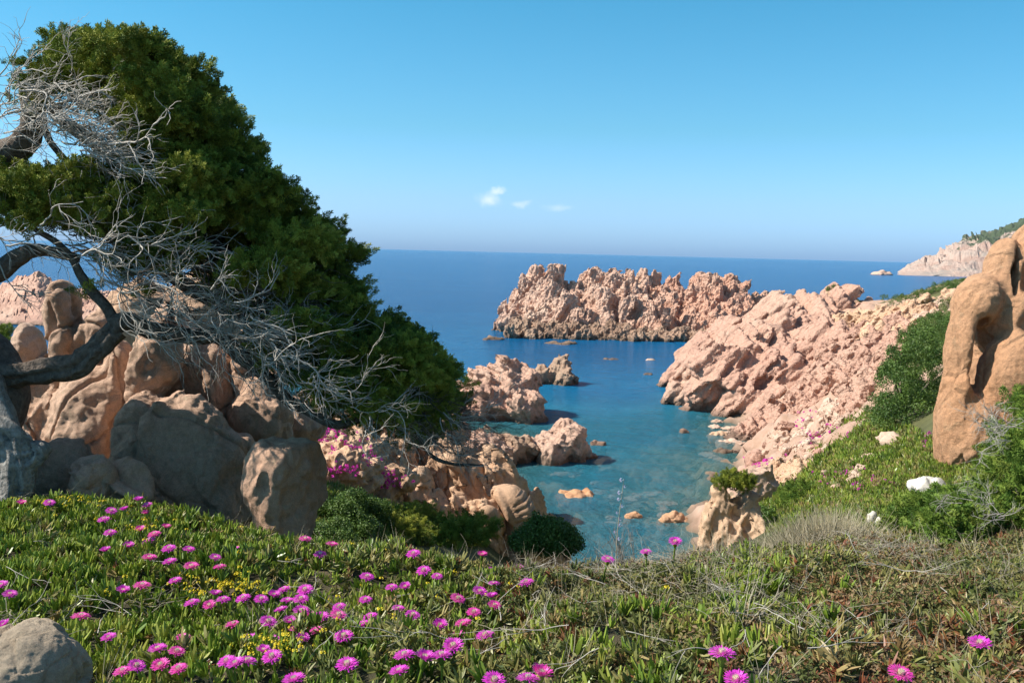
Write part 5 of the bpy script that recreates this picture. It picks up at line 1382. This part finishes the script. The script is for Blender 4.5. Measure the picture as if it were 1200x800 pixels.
for (q, wd, zn) in allq:
    h_ = hit(q[0], q[1], 1.8, 9, 160)[0]
    if np.isnan(h_[0]): h_ = P(q[0], q[1], 6.2)
    v_ = (CAMP - h_); dist = np.linalg.norm(v_); h_ = h_ + v_ / dist * min(.62, (.155 + .09) * dist / abs(v_[2]))  # the bloom stands a little above the soil, on the same line of sight
    rose = random.random() < .25
    f = bpy.data.objects.new('ice_plant_flower', fme[(1 if rose else 0) + 2 * random.choice((0, 0, 0, 1, 1, 2))]); C.objects.link(f)
    f.location = h_; s = random.uniform(.9, 1.2)
    f.scale = (s, s, s); f.rotation_euler = (random.uniform(-.1, .4), random.uniform(-.35, .2), random.uniform(0, .6))
    f['label'] = ('%s %s flower %s' % (wd, 'rose pink' if rose else 'magenta', zn)); f['category'] = 'flower'; f['group'] = 'ice plant flowers on the near slope'
    for nm, me in (('flower_centre', dme), ('calyx', cme), ('stem', sme)):
        c_ = bpy.data.objects.new(nm, me); C.objects.link(c_); c_.parent = f

# ------------------------------------------------------------------ the tall pale blue flower spike on the crest
sp0 = P(722, 655, 5.9); sp0[2] = ground(np.array([sp0[0]]), np.array([5.9]))[0]
sp = bpy.data.objects.new('flower_spike', None); C.objects.link(sp); sp.location = sp0
sp['label'] = 'tall thin stalk with pale lilac blossoms rising against the water'; sp['category'] = 'wildflower'
T = Tubes(); top = P(731, 562, 5.9)
stp = smooth_path([sp0, (sp0 + top) / 2 + np.array([-.012, 0, 0]), top], 8); T.add(stp, np.linspace(.004, .0015, len(stp)), 5)
keep_under(link('stem', T.mesh('stem'), M['drytwig']), sp)
mb = foliage('lilac_petals', [(.6, .58, .75), (.75, .72, .85)], .6, .4)
lb_ = leafball(12, .012, .014, .010, 501, .4); lb_.materials.append(mb)
for t in np.linspace(.45, 1, 13):
    q = stp[int(t * (len(stp) - 1))] + np.array([random.choice((-1, 1)) * .014, random.uniform(-.01, .01), 0])
    o = link('blossom', lb_, None); o.location = q; o.scale = (random.uniform(.7, 1.2),) * 3; keep_under(o, sp)
# grey-blue leafy stalks around it
T = Tubes()
for i in range(16):
    px = random.gauss(722, 14); q0 = P(px, 650, 6.0); q0[2] = ground(np.array([q0[0]]), np.array([6.0]))[0]
    twigs(T, q0, (random.uniform(-.2, .2), 0, 1), random.uniform(.15, .34), .003, 1, rr, .15, (0, 0, 0), .5, 4)
link('crest_stalks', T.mesh('crest_stalks'), M['greywood'], kind='stuff', label='thin grey stalks standing on the crest against the water', cat='stalks')
import time
print('objects', len(bpy.data.objects))

# ------------------------------------------------------------------ thin sea haze
bx = [(x, y, z) for x in (-1500, 1500) for y in (-12, 1600) for z in (-16, 130)]
hm = bpy.data.meshes.new('haze'); hm.from_pydata(bx, [], [(0, 1, 3, 2), (4, 6, 7, 5), (0, 4, 5, 1), (2, 3, 7, 6), (0, 2, 6, 4), (1, 5, 7, 3)])
m = bpy.data.materials.new('haze'); m.use_nodes = True; m.node_tree.nodes.clear()
ho = m.node_tree.nodes.new('ShaderNodeOutputMaterial'); hv = m.node_tree.nodes.new('ShaderNodeVolumePrincipled')
hv.inputs['Color'].default_value = (.86, .93, 1, 1); hv.inputs['Density'].default_value = .00003
m.node_tree.links.new(hv.outputs[0], ho.inputs['Volume'])
link('haze', hm, m, kind='stuff')
